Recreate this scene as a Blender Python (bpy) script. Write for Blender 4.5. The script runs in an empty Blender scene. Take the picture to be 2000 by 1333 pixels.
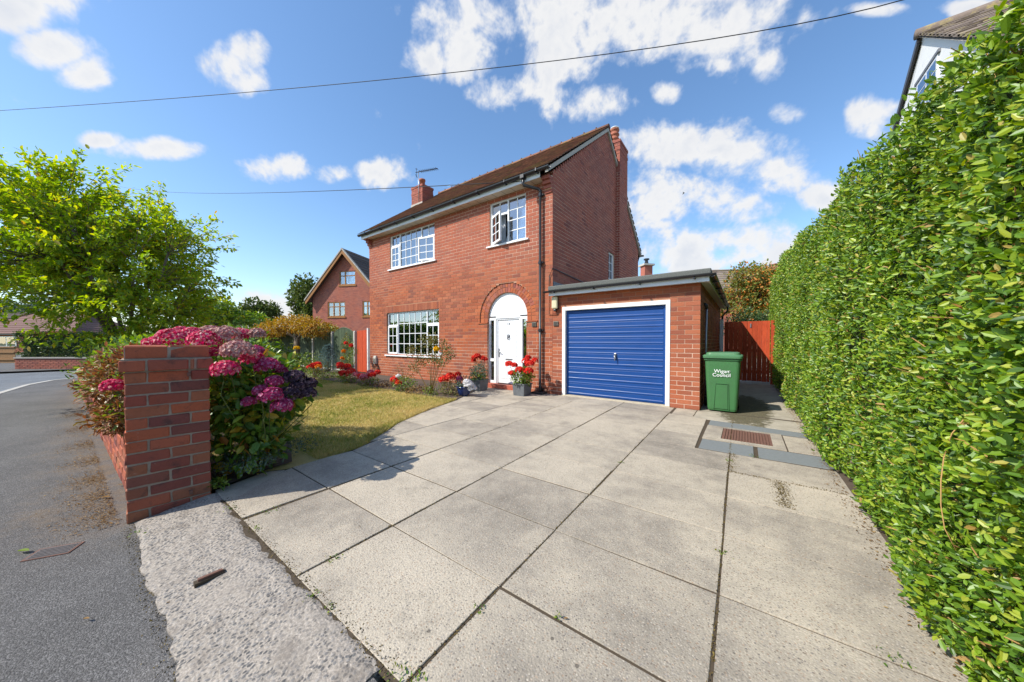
import bpy, math, random
import numpy as np
from mathutils import Vector, Matrix
R = random.Random(14)
RN = np.random.default_rng(14)
rad = math.radians
scene = bpy.context.scene
COL = scene.collection

# ------------------------------------------------------------------ camera
EYE = np.array([0.0, 0.0, 1.28]); FPX = 625.5; PITCH = rad(1.0); YAW = rad(36.03)
cd = bpy.data.cameras.new('camera'); cam = bpy.data.objects.new('camera', cd); COL.objects.link(cam)
cam.location = EYE; cam.rotation_euler = (rad(90) - PITCH, 0, YAW)
cd.sensor_width = 36; cd.lens = 36 * FPX / 2000; cd.shift_y = 11.4 / 2000; cd.clip_start = 0.05; cd.clip_end = 600
scene.camera = cam
CF = np.array([-math.sin(YAW) * math.cos(PITCH), math.cos(YAW) * math.cos(PITCH), -math.sin(PITCH)])
CR = np.array([math.cos(YAW), math.sin(YAW), 0.0]); CU = np.cross(CR, CF)

# ------------------------------------------------------------------ sun, sky, exposure
SUN_AZ, SUN_EL = rad(33), rad(43)      # light travels 33 degrees right of +y
to_sun = np.array([-math.sin(SUN_AZ) * math.cos(SUN_EL), -math.cos(SUN_AZ) * math.cos(SUN_EL), math.sin(SUN_EL)])
sl = bpy.data.lights.new('sun', 'SUN'); sl.energy = 4.4; sl.angle = rad(0.55); sl.color = (1.0, 0.95, 0.86)
sun = bpy.data.objects.new('sun', sl); COL.objects.link(sun)
sun.rotation_euler = Vector(to_sun).to_track_quat('Z', 'Y').to_euler(); sun.location = (0, 0, 30)
vs = scene.view_settings
vs.view_transform = 'Standard'; vs.look = 'None'; vs.gamma = 1.0; vs.use_curve_mapping = False; vs.exposure = 0.45
scene.render.engine = 'CYCLES'
cy = scene.cycles
cy.max_bounces = 6; cy.diffuse_bounces = 4; cy.glossy_bounces = 3; cy.transmission_bounces = 4; cy.transparent_max_bounces = 8
cy.caustics_reflective = False; cy.caustics_refractive = False

def pix_dir(u, v):
    d = CF + CR * (u - 1000) / FPX + CU * (677.9 - v) / FPX
    return d / np.linalg.norm(d)

class NT:
    """tiny node-tree helper"""
    def __init__(s, tree): s.t = tree; s.n = tree.nodes; s.l = tree.links
    def node(s, typ, **kw):
        n = s.n.new(typ)
        for k, v in kw.items(): setattr(n, k, v)
        return n
    def put(s, sock, val):
        if val is None: return
        if isinstance(val, bpy.types.NodeSocket): s.l.new(val, sock)
        elif isinstance(val, (tuple, list)) and len(val) == 3 and sock.type == 'RGBA': sock.default_value = (*val, 1)
        else: sock.default_value = val
    def math(s, op, a, b=None, c=None, clamp=False):
        n = s.node('ShaderNodeMath', operation=op, use_clamp=clamp)
        for i, x in enumerate((a, b, c)): s.put(n.inputs[i], x)
        return n.outputs[0]
    def vmath(s, op, a, b=None):
        n = s.node('ShaderNodeVectorMath', operation=op)
        s.put(n.inputs[0], a); s.put(n.inputs[1], b)
        return n.outputs['Value'] if op in ('DOT_PRODUCT', 'LENGTH', 'DISTANCE') else n.outputs[0]
    def noise(s, vec, scale, detail=3, rough=.55, dist=0, out=0):
        n = s.node('ShaderNodeTexNoise')
        s.put(n.inputs['Vector'], vec); n.inputs['Scale'].default_value = scale; n.inputs['Detail'].default_value = detail
        n.inputs['Roughness'].default_value = rough; n.inputs['Distortion'].default_value = dist
        return n.outputs[out]
    def voro(s, vec, scale, feature='F1', out='Distance', rnd=1):
        n = s.node('ShaderNodeTexVoronoi', feature=feature)
        s.put(n.inputs['Vector'], vec); n.inputs['Scale'].default_value = scale; n.inputs['Randomness'].default_value = rnd
        return n.outputs[out]
    def ramp(s, fac, stops, interp='LINEAR'):
        n = s.node('ShaderNodeValToRGB'); n.color_ramp.interpolation = interp
        el = n.color_ramp.elements
        while len(el) < len(stops): el.new(0.5)
        for e, (p, c) in zip(el, stops):
            e.position = p; e.color = (*c, 1) if not isinstance(c, (int, float)) else (c, c, c, 1)
        s.put(n.inputs[0], fac); return n.outputs[0]
    def smooth(s, x, a, b):
        n = s.node('ShaderNodeMapRange', interpolation_type='SMOOTHSTEP')
        s.put(n.inputs[0], x); n.inputs[1].default_value = a; n.inputs[2].default_value = b
        return n.outputs[0]
    def mix(s, fac, a, b, mode='MIX'):
        n = s.node('ShaderNodeMix', data_type='RGBA', blend_type=mode)
        s.put(n.inputs[0], fac); s.put(n.inputs[6], a); s.put(n.inputs[7], b); return n.outputs[2]
    def hsv(s, col, h=.5, sat=1, val=1):
        n = s.node('ShaderNodeHueSaturation'); s.put(n.inputs['Hue'], h); s.put(n.inputs['Saturation'], sat); s.put(n.inputs['Value'], val)
        s.put(n.inputs['Color'], col); return n.outputs[0]
    def bump(s, h, strength=.3, dist=.01):
        n = s.node('ShaderNodeBump'); n.inputs['Strength'].default_value = strength; n.inputs['Distance'].default_value = dist
        s.put(n.inputs['Height'], h); return n.outputs[0]

w = bpy.data.worlds.new('World'); scene.world = w; w.use_nodes = True
w.cycles.sampling_method = 'MANUAL'; w.cycles.sample_map_resolution = 512
k = NT(w.node_tree); w.node_tree.nodes.clear()
sky = k.node('ShaderNodeTexSky', sky_type='NISHITA', sun_disc=False)
sky.sun_elevation = SUN_EL; sky.sun_rotation = math.atan2(to_sun[0], to_sun[1]); sky.altitude = 30; sky.air_density = 1.0; sky.dust_density = 0.4; sky.ozone_density = 3.0
dirv = k.node('ShaderNodeTexCoord').outputs['Generated']
# cumulus: positions as directions in the sky, ragged by fractal noise
CLOUDS = [(70, 5, 120, 50), (120, 95, 65, 40), (175, 140, 55, 38), (470, 120, 55, 42), (495, 155, 45, 30), (300, 290, 85, 20), (205, 275, 40, 16), (550, 328, 58, 26), (655, 340, 34, 18),
    (742, 338, 50, 30), (905, 45, 85, 75), (880, 110, 80, 40), (1130, 40, 170, 80), (1300, 50, 190, 75), (1440, 75, 90, 65), (1500, 115, 42, 38), (1010, 185, 65, 34), (1130, 195, 90, 34), (1100, 120, 70, 60),
    (1300, 285, 95, 42), (1430, 300, 110, 45), (1520, 335, 75, 35), (1280, 400, 110, 60), (1400, 400, 80, 45), (1330, 485, 120, 45), (1460, 480, 100, 38), (1705, 230, 46, 36), (1535, 222, 34, 22), (1415, 125, 24, 16),
    (1298, 180, 26, 22), (1610, 385, 40, 30), (1910, 15, 60, 16), (1720, 20, 50, 14), (550, 600, 70, 30), (470, 640, 90, 24)]
n_big = k.noise(dirv, 9.0, 7, .58, .3)
n_mid = k.noise(dirv, 30.0, 3, .6, 0)
blob = None
for (u, v, su, sv) in CLOUDS:
    su *= 1.15; sv *= 1.15
    c = pix_dir(u, v); e1 = (pix_dir(u + su, v) - pix_dir(u - su, v)) / 2; e2 = (pix_dir(u, v - sv) - pix_dir(u, v + sv)) / 2
    e1 = e1 - c * (e1 @ c); e2 = e2 - c * (e2 @ c)
    g11, g12, g22 = e1 @ e1, e1 @ e2, e2 @ e2; dt = g11 * g22 - g12 * g12
    e1, e2 = (e1 * g22 - e2 * g12) / dt, (e2 * g11 - e1 * g12) / dt
    a = k.vmath('DOT_PRODUCT', dirv, tuple(e1)); b = k.vmath('DOT_PRODUCT', dirv, tuple(e2))
    f = k.vmath('DOT_PRODUCT', dirv, tuple(c))
    q = k.math('MULTIPLY_ADD', a, a, k.math('MULTIPLY', b, b))
    val = k.math('SUBTRACT', f, q)                       # 1 at the centre, 0 at the rim, negative behind
    blob = val if blob is None else k.math('SMOOTH_MAX', blob, val, .25)
blob = k.math('MAXIMUM', blob, -1.2)
# the same broken cumulus carries on round the rest of the sky
fwd = k.smooth(k.vmath('DOT_PRODUCT', dirv, tuple(CF)), .25, .05)
gen = k.math('MULTIPLY_ADD', k.noise(dirv, 2.6, 2, .5), 7.0, -4.3)
blob = k.math('MAXIMUM', blob, k.math('SUBTRACT', k.math('MULTIPLY', k.math('MINIMUM', k.math('ADD', gen, 1.2), 2.0), fwd), 1.2))
dens = k.math('ADD', k.math('MULTIPLY', blob, .85), k.math('MULTIPLY_ADD', n_big, 4.2, -2.1))
dens = k.math('ADD', dens, k.math('MULTIPLY_ADD', n_mid, 1.5, -.75))
alpha = k.math('MULTIPLY', k.smooth(dens, -.28, .85), .96)
body = k.smooth(dens, .1, .7); core = k.smooth(dens, .75, 1.7)
ccol = k.mix(core, k.mix(body, (4.3, 4.6, 5.15), (5.0, 5.0, 5.02)), (4.25, 4.4, 4.7))
ccol = k.mix(k.math('MULTIPLY', k.smooth(k.noise(dirv, 9.0, 3, .5), .5, .7), .35), ccol, (3.95, 4.12, 4.5))
gm = k.node('ShaderNodeGamma'); k.put(gm.inputs[0], k.hsv(sky.outputs[0], .506, 1.0, .2)); gm.inputs[1].default_value = .9
skycol = k.hsv(gm.outputs[0], .494, 1.14, 6.2)
final = k.mix(alpha, skycol, ccol)
bg = k.node('ShaderNodeBackground'); k.put(bg.inputs[0], final); bg.inputs[1].default_value = 0.135
k.l.new(bg.outputs[0], k.node('ShaderNodeOutputWorld').inputs[0])

# ------------------------------------------------------------------ object helpers
WM = {}
def par(o, parent):
    if parent is not None:
        o.parent = parent; o.matrix_parent_inverse = WM.get(parent.name, Matrix()).inverted()
    return o
def tag(o, label=None, cat=None, group=None, kind=None):
    if label: o['label'] = label
    if cat: o['category'] = cat
    if group: o['group'] = group
    if kind: o['kind'] = kind
    return o
def thing(name, label, cat, loc=(0, 0, 0), group=None):
    o = bpy.data.objects.new(name, None); COL.objects.link(o); o.location = loc; o.empty_display_size = .1
    WM[o.name] = Matrix.Translation(loc)
    return tag(o, label, cat, group)
def link(name, me, mat=None, parent=None):
    if mat is not None and not me.materials: me.materials.append(mat)
    o = bpy.data.objects.new(name, me); COL.objects.link(o)
    return par(o, parent)
def np_mesh(name, verts, faces, smooth=False):
    verts = np.asarray(verts, dtype=np.float32).reshape(-1, 3); faces = np.asarray(faces, dtype=np.int32)
    me = bpy.data.meshes.new(name); nf, kk = faces.shape
    me.vertices.add(len(verts)); me.vertices.foreach_set('co', verts.ravel())
    me.loops.add(nf * kk); me.loops.foreach_set('vertex_index', faces.ravel())
    me.polygons.add(nf); me.polygons.foreach_set('loop_start', np.arange(0, nf * kk, kk, dtype=np.int32))
    me.polygons.foreach_set('use_smooth', np.full(nf, bool(smooth)))
    me.update(calc_edges=True); return me
class MB:
    def __init__(s): s.v = []; s.f = []
    def add(s, vs, fs):
        o = len(s.v); s.v += [tuple(map(float, p)) for p in vs]; s.f += [tuple(i + o for i in f) for f in fs]; return s
    def box(s, x0, x1, y0, y1, z0, z1):
        return s.add([(x0, y0, z0), (x1, y0, z0), (x1, y1, z0), (x0, y1, z0), (x0, y0, z1), (x1, y0, z1), (x1, y1, z1), (x0, y1, z1)],
            [(3, 2, 1, 0), (4, 5, 6, 7), (0, 1, 5, 4), (1, 2, 6, 5), (2, 3, 7, 6), (3, 0, 4, 7)])
    def hexa(s, p): return s.add(p, [(3, 2, 1, 0), (4, 5, 6, 7), (0, 1, 5, 4), (1, 2, 6, 5), (2, 3, 7, 6), (3, 0, 4, 7)])
    def prism(s, a, b):
        """two matching polygon rings a, b"""
        n = len(a); return s.add(list(a) + list(b), [tuple(range(n))[::-1], tuple(range(n, 2 * n))] + [(i, (i + 1) % n, n + (i + 1) % n, n + i) for i in range(n)])
    def tube(s, pts, r, n=8, cap=True):
        pts = [Vector(p) for p in pts]; rs = r if isinstance(r, (list, tuple)) else [r] * len(pts); rings = []
        up = Vector((0.31, 0.17, 0.93))
        for i, p in enumerate(pts):
            t = (pts[min(i + 1, len(pts) - 1)] - pts[max(i - 1, 0)]).normalized()
            a = t.cross(up)
            if a.length < 1e-3: a = t.cross(Vector((1, 0, 0)))
            a.normalize(); b = t.cross(a)
            rings.append([p + (a * math.cos(2 * math.pi * j / n) + b * math.sin(2 * math.pi * j / n)) * rs[i] for j in range(n)])
        fs = [(i * n + j, i * n + (j + 1) % n, (i + 1) * n + (j + 1) % n, (i + 1) * n + j) for i in range(len(pts) - 1) for j in range(n)]
        if cap: fs += [tuple(range(n))[::-1], tuple((len(pts) - 1) * n + j for j in range(n))]
        return s.add([p for r_ in rings for p in r_], fs)
    def rings(s, rings, cap0=True, cap1=True):
        n = len(rings[0]); fs = [(i * n + j, i * n + (j + 1) % n, (i + 1) * n + (j + 1) % n, (i + 1) * n + j) for i in range(len(rings) - 1) for j in range(n)]
        if cap0: fs.append(tuple(range(n))[::-1])
        if cap1: fs.append(tuple((len(rings) - 1) * n + j for j in range(n)))
        return s.add([p for r_ in rings for p in r_], fs)
    def lathe(s, c, prof, n=16):
        return s.rings([[(c[0] + r * math.cos(2 * math.pi * j / n), c[1] + r * math.sin(2 * math.pi * j / n), c[2] + z) for j in range(n)] for r, z in prof])
    def build(s, name, mat, parent=None, smooth=False, bevel=0):
        me = bpy.data.meshes.new(name); me.from_pydata(s.v, [], s.f); me.update()
        if smooth: me.polygons.foreach_set('use_smooth', [True] * len(me.polygons))
        o = link(name, me, mat, parent)
        if bevel:
            m = o.modifiers.new('bevel', 'BEVEL'); m.width = bevel; m.segments = 2; m.limit_method = 'ANGLE'
        return o
def box(name, x0, x1, y0, y1, z0, z1, mat, parent=None, bevel=0): return MB().box(x0, x1, y0, y1, z0, z1).build(name, mat, parent, bevel=bevel)
def proj_scale(P):
    """pixels per metre (2000 px photo) and in-frame test for points P (n,3)"""
    q = np.asarray(P) - EYE; z = q @ CF; zz = np.maximum(z, .05)
    u = 1000 + FPX * (q @ CR) / zz; v = 677.9 - FPX * (q @ CU) / zz
    return np.where((z > .1) & (u > -20) & (u < 2020) & (v > -20) & (v < 1353), FPX / zz, 0)

# ------------------------------------------------------------------ materials
def new_mat(name):
    m = bpy.data.materials.new(name); m.use_nodes = True; m.node_tree.nodes.clear(); kk = NT(m.node_tree)
    out = kk.node('ShaderNodeOutputMaterial'); return m, kk, out
def princ(kk, out, col, rough=.7, normal=None, spec=.4, metal=0, **extra):
    p = kk.node('ShaderNodeBsdfPrincipled'); kk.put(p.inputs['Base Color'], col); kk.put(p.inputs['Roughness'], rough)
    p.inputs['Specular IOR Level'].default_value = spec; p.inputs['Metallic'].default_value = metal
    for a, b in extra.items(): kk.put(p.inputs[a], b)
    kk.put(p.inputs['Normal'], normal); kk.l.new(p.outputs[0], out.inputs[0]); return p
def pos(kk): return kk.node('ShaderNodeNewGeometry').outputs['Position']
def rnd(kk):
    """one number per piece, whether a piece is an island of a joined mesh or an object"""
    a = kk.node('ShaderNodeNewGeometry').outputs['Random Per Island']; b = kk.node('ShaderNodeObjectInfo').outputs['Random']
    return kk.math('FRACT', kk.math('ADD', a, b))
def simple(name, col, rough=.6, var=.12, scale=6, bump=0, bscale=60, spec=.4, metal=0, **extra):
    m, kk, out = new_mat(name); P = pos(kk)
    n = kk.noise(P, scale, 5, .6)
    c = kk.hsv(col, .5, 1, kk.math('MULTIPLY_ADD', n, var * 2, 1 - var))
    nb = kk.bump(kk.noise(P, bscale, 3), bump, .004) if bump else None
    princ(kk, out, c, kk.math('MULTIPLY_ADD', n, .2, rough - .1), nb, spec, metal, **extra); return m
def brick_mat(name, stops, grime=.25, soot=0, upper=None):
    m, kk, out = new_mat(name); P = pos(kk); r = rnd(kk)
    c = kk.ramp(r, stops, 'LINEAR')
    n1 = kk.noise(P, 1.1, 4, .6)
    if upper:
        sz = kk.node('ShaderNodeSeparateXYZ'); kk.put(sz.inputs[0], P); c = kk.mix(kk.math('MULTIPLY', kk.smooth(kk.math('ADD', sz.outputs[2], kk.math('MULTIPLY', n1, 1.4)), 3.6, 4.6), .6), c, upper)
    n2 = kk.noise(P, 45, 4, .65); n3 = kk.noise(P, 260, 2, .5)
    c = kk.hsv(c, .5, kk.math('MULTIPLY_ADD', n1, .3, .86), kk.math('MULTIPLY_ADD', n1, grime * 2, 1 - grime))
    c = kk.hsv(c, .5, 1, kk.math('MULTIPLY_ADD', n2, .5, .75))
    c = kk.mix(kk.math('MULTIPLY', kk.smooth(n2, .60, .76), .4 + soot * .35), c, (.10, .045, .035))
    if soot:
        c = kk.mix(kk.math('MULTIPLY', kk.smooth(kk.noise(P, 8, 6, .75), .52, .72), soot), c, (.07, .045, .04)); c = kk.mix(kk.math('MULTIPLY', kk.smooth(kk.noise(P, 13, 6, .8), .60, .76), soot * .6), c, (.46, .33, .26))
    princ(kk, out, c, .85, kk.bump(kk.math('ADD', n2, kk.math('MULTIPLY', n3, .5)), .5, .004), .25); return m
MAT = {}
MAT['brick'] = brick_mat('house_brick', [(0, (.28, .086, .046)), (.2, (.39, .120, .060)), (.45, (.34, .105, .056)), (.65, (.43, .142, .070)), (.82, (.32, .094, .050)), (1, (.24, .082, .054))], .2, 0, (.35, .115, .078))
MAT['brick_dark'] = brick_mat('gable_brick', [(0, (.31, .108, .08)), (.3, (.37, .122, .087)), (.6, (.28, .095, .074)), (.85, (.39, .135, .093)), (1, (.21, .072, .062))], .2)
MAT['brick_pier'] = brick_mat('pier_brick', [(0, (.40, .12, .07)), (.18, (.40, .115, .06)), (.34, (.23, .072, .056)), (.5, (.36, .14, .072)), (.66, (.30, .085, .06)), (.82, (.19, .068, .058)), (1, (.42, .15, .075))], .42, .8)
MAT['brick_nb'] = brick_mat('neighbour_brick', [(0, (.36, .13, .09)), (.5, (.44, .155, .105)), (1, (.31, .11, .085))], .14)
m, kk, out = new_mat('mortar'); P = pos(kk)
zz = kk.node('ShaderNodeSeparateXYZ'); kk.put(zz.inputs[0], P)
n = kk.noise(P, .9, 3); hi = kk.smooth(kk.math('ADD', zz.outputs[2], kk.math('MULTIPLY', n, 1.6)), 3.6, 4.6)
lo = kk.smooth(kk.math('ADD', zz.outputs[2], kk.math('MULTIPLY', n, 1.4)), 2.5, 1.6)
c = kk.mix(kk.math('MAXIMUM', hi, kk.math('MULTIPLY', lo, .9)), (.40, .20, .125), (.70, .51, .39))
princ(kk, out, kk.hsv(c, .5, 1, kk.math('MULTIPLY_ADD', kk.noise(P, 60, 3), .5, .75)), .95, None, .1); MAT['mortar'] = m
MAT['mortar_grey'] = simple('mortar_grey', (.33, .265, .205), .95, .5, 25, .5, 150, .1)
MAT['upvc'] = simple('white_upvc', (.84, .85, .86), .3, .03, 3, spec=.5)
MAT['paint_white'] = simple('white_paint', (.80, .80, .78), .42, .06, 8, .1, 90)
MAT['fascia'] = simple('fascia_white', (.72, .74, .76), .4, .08, 5)
MAT['soffit'] = simple('soffit_board', (.62, .56, .46), .6, .12, 9)
MAT['black_plastic'] = simple('black_plastic', (.022, .022, .025), .35, .2, 12, spec=.5)
MAT['render_white'] = simple('white_render', (.80, .80, .79), .8, .05, 3, .25, 120)
MAT['slate_grey'] = simple('planter_slate', (.13, .14, .15), .6, .45, 9, .4, 40)
MAT['lead'] = simple('lead_flashing', (.16, .17, .19), .55, .3, 10, .2, 30)
MAT['concrete_post'] = simple('concrete_post', (.46, .43, .38), .9, .2, 14, .3, 80)
MAT['coping'] = simple('coping_stone', (.50, .44, .33), .9, .3, 14, .4, 60)
MAT['metal'] = simple('grey_metal', (.42, .43, .44), .35, .15, 10, metal=.8)
MAT['rust'] = simple('rusted_iron', (.17, .085, .06), .8, .4, 25, .5, 120)
MAT['pot_blue'] = simple('glazed_blue', (.012, .03, .12), .15, .2, 8, spec=.6)
MAT['terracotta'] = simple('terracotta', (.36, .12, .07), .8, .25, 12, .2, 60)
MAT['cable'] = simple('cable', (.02, .02, .022), .6, .1, 4)
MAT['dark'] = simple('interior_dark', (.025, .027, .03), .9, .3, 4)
MAT['curtain'] = simple('net_curtain', (.72, .74, .78), .8, .2, 14)
MAT['step_red'] = simple('red_step', (.40, .10, .06), .6, .2, 10)
MAT['cream'] = simple('cream_plastic', (.62, .56, .36), .35, .06, 6)
MAT['bark'] = simple('bark', (.15, .115, .085), .9, .4, 18, .6, 45)
MAT['stem'] = simple('green_brown_stem', (.20, .13, .05), .8, .3, 20)
MAT['twig'] = simple('hedge_twig', (.46, .27, .10), .7, .3, 20)
MAT['soil'] = simple('soil', (.095, .07, .05), .95, .45, 9, .8, 40)
MAT['black_hole'] = simple('vent_dark', (.05, .045, .04), .8, .2, 9)
MAT['vent'] = simple('vent_stone', (.18, .16, .13), .8, .3, 20)
MAT['timber'] = simple('bare_timber_fence', (.36, .20, .09), .8, .3, 9)
MAT['wood_brown'] = simple('stained_window_frame', (.32, .14, .035), .45, .2, 12)
MAT['blue_grey'] = simple('tarmac_patch', (.185, .20, .20), .9, .25, 30, .4, 160)
def planks(name, col, dark):
    m, kk, out = new_mat(name); P = pos(kk)
    mp = kk.node('ShaderNodeMapping'); kk.put(mp.inputs[0], P); mp.inputs['Scale'].default_value = (1, 1, .06)
    g = kk.noise(mp.outputs[0], 60, 4, .7); r = rnd(kk)
    c = kk.mix(kk.smooth(g, .4, .75), col, dark); c = kk.hsv(c, .5, 1, kk.math('MULTIPLY_ADD', r, .4, .8))
    princ(kk, out, c, .75, kk.bump(g, .4, .004), .25); return m
MAT['red_plank'] = planks('red_stained_board', (.50, .075, .025), (.30, .04, .018))
MAT['green_plank'] = planks('green_stained_slat', (.085, .115, .065), (.03, .045, .027))
# glass: a coated pane, part mirror, part clear
m, kk, out = new_mat('window_glass')
fr = kk.node('ShaderNodeFresnel'); fr.inputs[0].default_value = 1.55
gl = kk.node('ShaderNodeBsdfGlossy'); gl.inputs['Color'].default_value = (.9, .95, 1, 1); gl.inputs['Roughness'].default_value = .015
tr = kk.node('ShaderNodeBsdfTransparent'); tr.inputs[0].default_value = (.72, .78, .8, 1)
nrm = kk.bump(kk.noise(pos(kk), 1.4, 2), .05, .05); kk.put(gl.inputs['Normal'], nrm)
mx = kk.node('ShaderNodeMixShader'); kk.put(mx.inputs[0], kk.math('ADD', kk.math('MULTIPLY', fr.outputs[0], 1.2), .26, clamp=True))
kk.l.new(tr.outputs[0], mx.inputs[1]); kk.l.new(gl.outputs[0], mx.inputs[2]); kk.l.new(mx.outputs[0], out.inputs[0]); MAT['glass'] = m
# painted steel of the garage door
m, kk, out = new_mat('blue_door_paint'); P = pos(kk); n = kk.noise(P, 5, 5)
princ(kk, out, kk.hsv((.003, .052, .225), .5, 1, kk.math('MULTIPLY_ADD', n, .3, .85)), kk.math('MULTIPLY_ADD', n, .2, .32), kk.bump(kk.noise(P, 3, 2), .1, .01), .4); MAT['blue'] = m
m, kk, out = new_mat('bin_green'); P = pos(kk); n = kk.noise(P, 9, 5)
princ(kk, out, kk.hsv((.055, .17, .06), .5, kk.math('MULTIPLY_ADD', n, .2, .9), kk.math('MULTIPLY_ADD', n, .35, .82)), .48, kk.bump(kk.noise(P, 200, 2), .15, .002), .4); MAT['bin'] = m
MAT['bin_lid'] = simple('bin_lid_green', (.075, .20, .09), .5, .15, 9)
MAT['bin_text'] = simple('bin_print_white', (.85, .86, .85), .5, .02, 4)
# roof tiles
m, kk, out = new_mat('roof_tile'); P = pos(kk); r = rnd(kk)
c = kk.ramp(r, [(0, (.12, .062, .046)), (.35, (.22, .105, .068)), (.6, (.11, .06, .048)), (.8, (.19, .09, .06)), (1, (.28, .135, .085))])
mo = kk.math('MULTIPLY', kk.smooth(kk.noise(P, 1.7, 6, .7), .48, .68), .7)
c = kk.mix(mo, c, (.16, .135, .05))
princ(kk, out, kk.hsv(c, .5, 1, kk.math('MULTIPLY_ADD', kk.noise(P, 9, 6, .7), 1.3, .4)), .9, kk.bump(kk.noise(P, 60, 4), .4, .006), .2); MAT['tile'] = m
def tilemat(name, a, b, moss=None):
    m, kk, out = new_mat(name); P = pos(kk); r = rnd(kk)
    c = kk.mix(r, a, b)
    if moss: c = kk.mix(kk.smooth(kk.noise(P, 3, 6, .7), .5, .66), c, moss)
    princ(kk, out, kk.hsv(c, .5, 1, kk.math('MULTIPLY_ADD', kk.noise(P, 14, 4), .5, .75)), .85, None, .25); return m
MAT['tile_brown'] = tilemat('bungalow_tile', (.17, .095, .08), (.22, .125, .10))
MAT['tile_dark'] = tilemat('dark_pantile', (.075, .058, .050), (.11, .085, .075))
MAT['tile_grey'] = tilemat('lichen_tile', (.26, .21, .17), (.17, .13, .11), (.33, .27, .12))
MAT['verge'] = simple('verge_mortar', (.44, .40, .35), .9, .2, 12)
# felt roof edge of the garage
m, kk, out = new_mat('mineral_felt'); P = pos(kk)
c = kk.ramp(kk.noise(P, 90, 5, .8), [(.3, (.05, .053, .05)), (.5, (.125, .13, .12)), (.7, (.27, .27, .24))])
princ(kk, out, c, .95, kk.bump(kk.noise(P, 120, 3), .7, .004), .2); MAT['felt'] = m
# concrete paving: exposed fine gravel, weathered from slab to slab
m, kk, out = new_mat('paving_concrete'); P = pos(kk); oi = kk.node('ShaderNodeObjectInfo').outputs['Random']
big = kk.noise(P, .75, 5, .65); mid = kk.noise(P, 5.5, 6, .7); fine = kk.noise(P, 150, 3, .7)
w = kk.math('ADD', kk.math('MULTIPLY', big, .95), kk.math('ADD', kk.math('MULTIPLY', mid, .35), kk.math('MULTIPLY', oi, .17)))
c = kk.ramp(w, [(.50, (.215, .19, .155)), (.64, (.325, .285, .23)), (.78, (.455, .397, .31)), (.95, (.525, .457, .355))])
vc = kk.voro(P, 95, 'F1', 'Color'); vd = kk.voro(P, 95)
sp = kk.node('ShaderNodeSeparateXYZ'); kk.put(sp.inputs[0], vc)
st = kk.math('MULTIPLY', kk.smooth(vd, .5, .25), kk.smooth(sp.outputs[0], .32, .38))
c = kk.mix(kk.math('MULTIPLY', st, .8), c, kk.ramp(sp.outputs[1], [(0, (.11, .095, .08)), (.25, (.36, .25, .17)), (.5, (.54, .48, .39)), (.75, (.30, .27, .24)), (1, (.12, .11, .105))]))
c = kk.hsv(c, .5, 1, kk.math('MULTIPLY_ADD', fine, 1.1, .45))
spots = kk.math('MULTIPLY', kk.smooth(kk.voro(P, 6.5), .07, .045), kk.smooth(kk.noise(P, 2.2, 2), .5, .62))
c = kk.mix(kk.math('MULTIPLY', spots, .7), c, (.07, .06, .05))
stain = kk.smooth(kk.noise(P, 1.9, 6, .78), .55, .74)
c = kk.mix(kk.math('MULTIPLY', stain, .45), c, (.13, .115, .095))
princ(kk, out, c, .92, kk.bump(kk.math('ADD', fine, kk.math('MULTIPLY', vd, .8)), .55, .005), .2); MAT['slab'] = m
# damp mossy apron by the bin
m, kk, out = new_mat('apron_concrete'); P = pos(kk)
c = kk.ramp(kk.noise(P, 3, 6, .7), [(.3, (.30, .265, .21)), (.7, (.48, .43, .34))])
sx = kk.node('ShaderNodeSeparateXYZ'); kk.put(sx.inputs[0], P)
dx = kk.math('DIVIDE', kk.math('ADD', sx.outputs[0], -.02), .42); dy = kk.math('DIVIDE', kk.math('ADD', sx.outputs[1], -7.6), 1.9)
moss = kk.smooth(kk.math('ADD', kk.math('ADD', kk.math('MULTIPLY', dx, dx), kk.math('MULTIPLY', dy, dy)), kk.math('MULTIPLY_ADD', kk.noise(P, 7, 5, .75), 2.2, -1.1)), 1.1, .6)
c = kk.mix(kk.math('MULTIPLY', moss, .85), c, kk.ramp(kk.noise(P, 40, 4), [(.35, (.03, .028, .012)), (.65, (.12, .10, .045))]))
princ(kk, out, kk.hsv(c, .5, 1, kk.math('MULTIPLY_ADD', kk.noise(P, 120, 3), .6, .7)), .9, kk.bump(kk.noise(P, 120, 3), .5, .005), .25); MAT['apron'] = m
# worn kerb slab with coarse stones
m, kk, out = new_mat('worn_kerb_concrete'); P = pos(kk)
wp = kk.vmath('ADD', P, kk.vmath('MULTIPLY', kk.noise(P, 30, 2, out=1), (.02, .02, .02)))
vd = kk.voro(wp, 62); vc = kk.voro(wp, 62, 'F1', 'Color'); sp = kk.node('ShaderNodeSeparateXYZ'); kk.put(sp.inputs[0], vc)
stone = kk.ramp(sp.outputs[0], [(0, (.09, .088, .085)), (.45, (.17, .163, .155)), (.75, (.27, .25, .23)), (1, (.40, .36, .31))])
wear = kk.smooth(kk.noise(P, 2.6, 5, .7), .32, .52)
fine = kk.noise(P, 85, 5, .75)
c = kk.mix(kk.math('MULTIPLY', kk.smooth(vd, .52, .34), wear), kk.ramp(fine, [(.25, (.20, .175, .145)), (.5, (.33, .29, .245)), (.72, (.54, .47, .395))]), stone)
c = kk.mix(kk.math('MULTIPLY', kk.smooth(kk.noise(P, 7, 5, .7), .5, .7), .6), c, (.17, .145, .12))
princ(kk, out, c, .92, kk.bump(kk.math('ADD', kk.math('MULTIPLY', vd, kk.math('MULTIPLY', wear, -1.0)), kk.math('MULTIPLY', fine, .6)), .6, .008), .2); MAT['kerb'] = m
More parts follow.
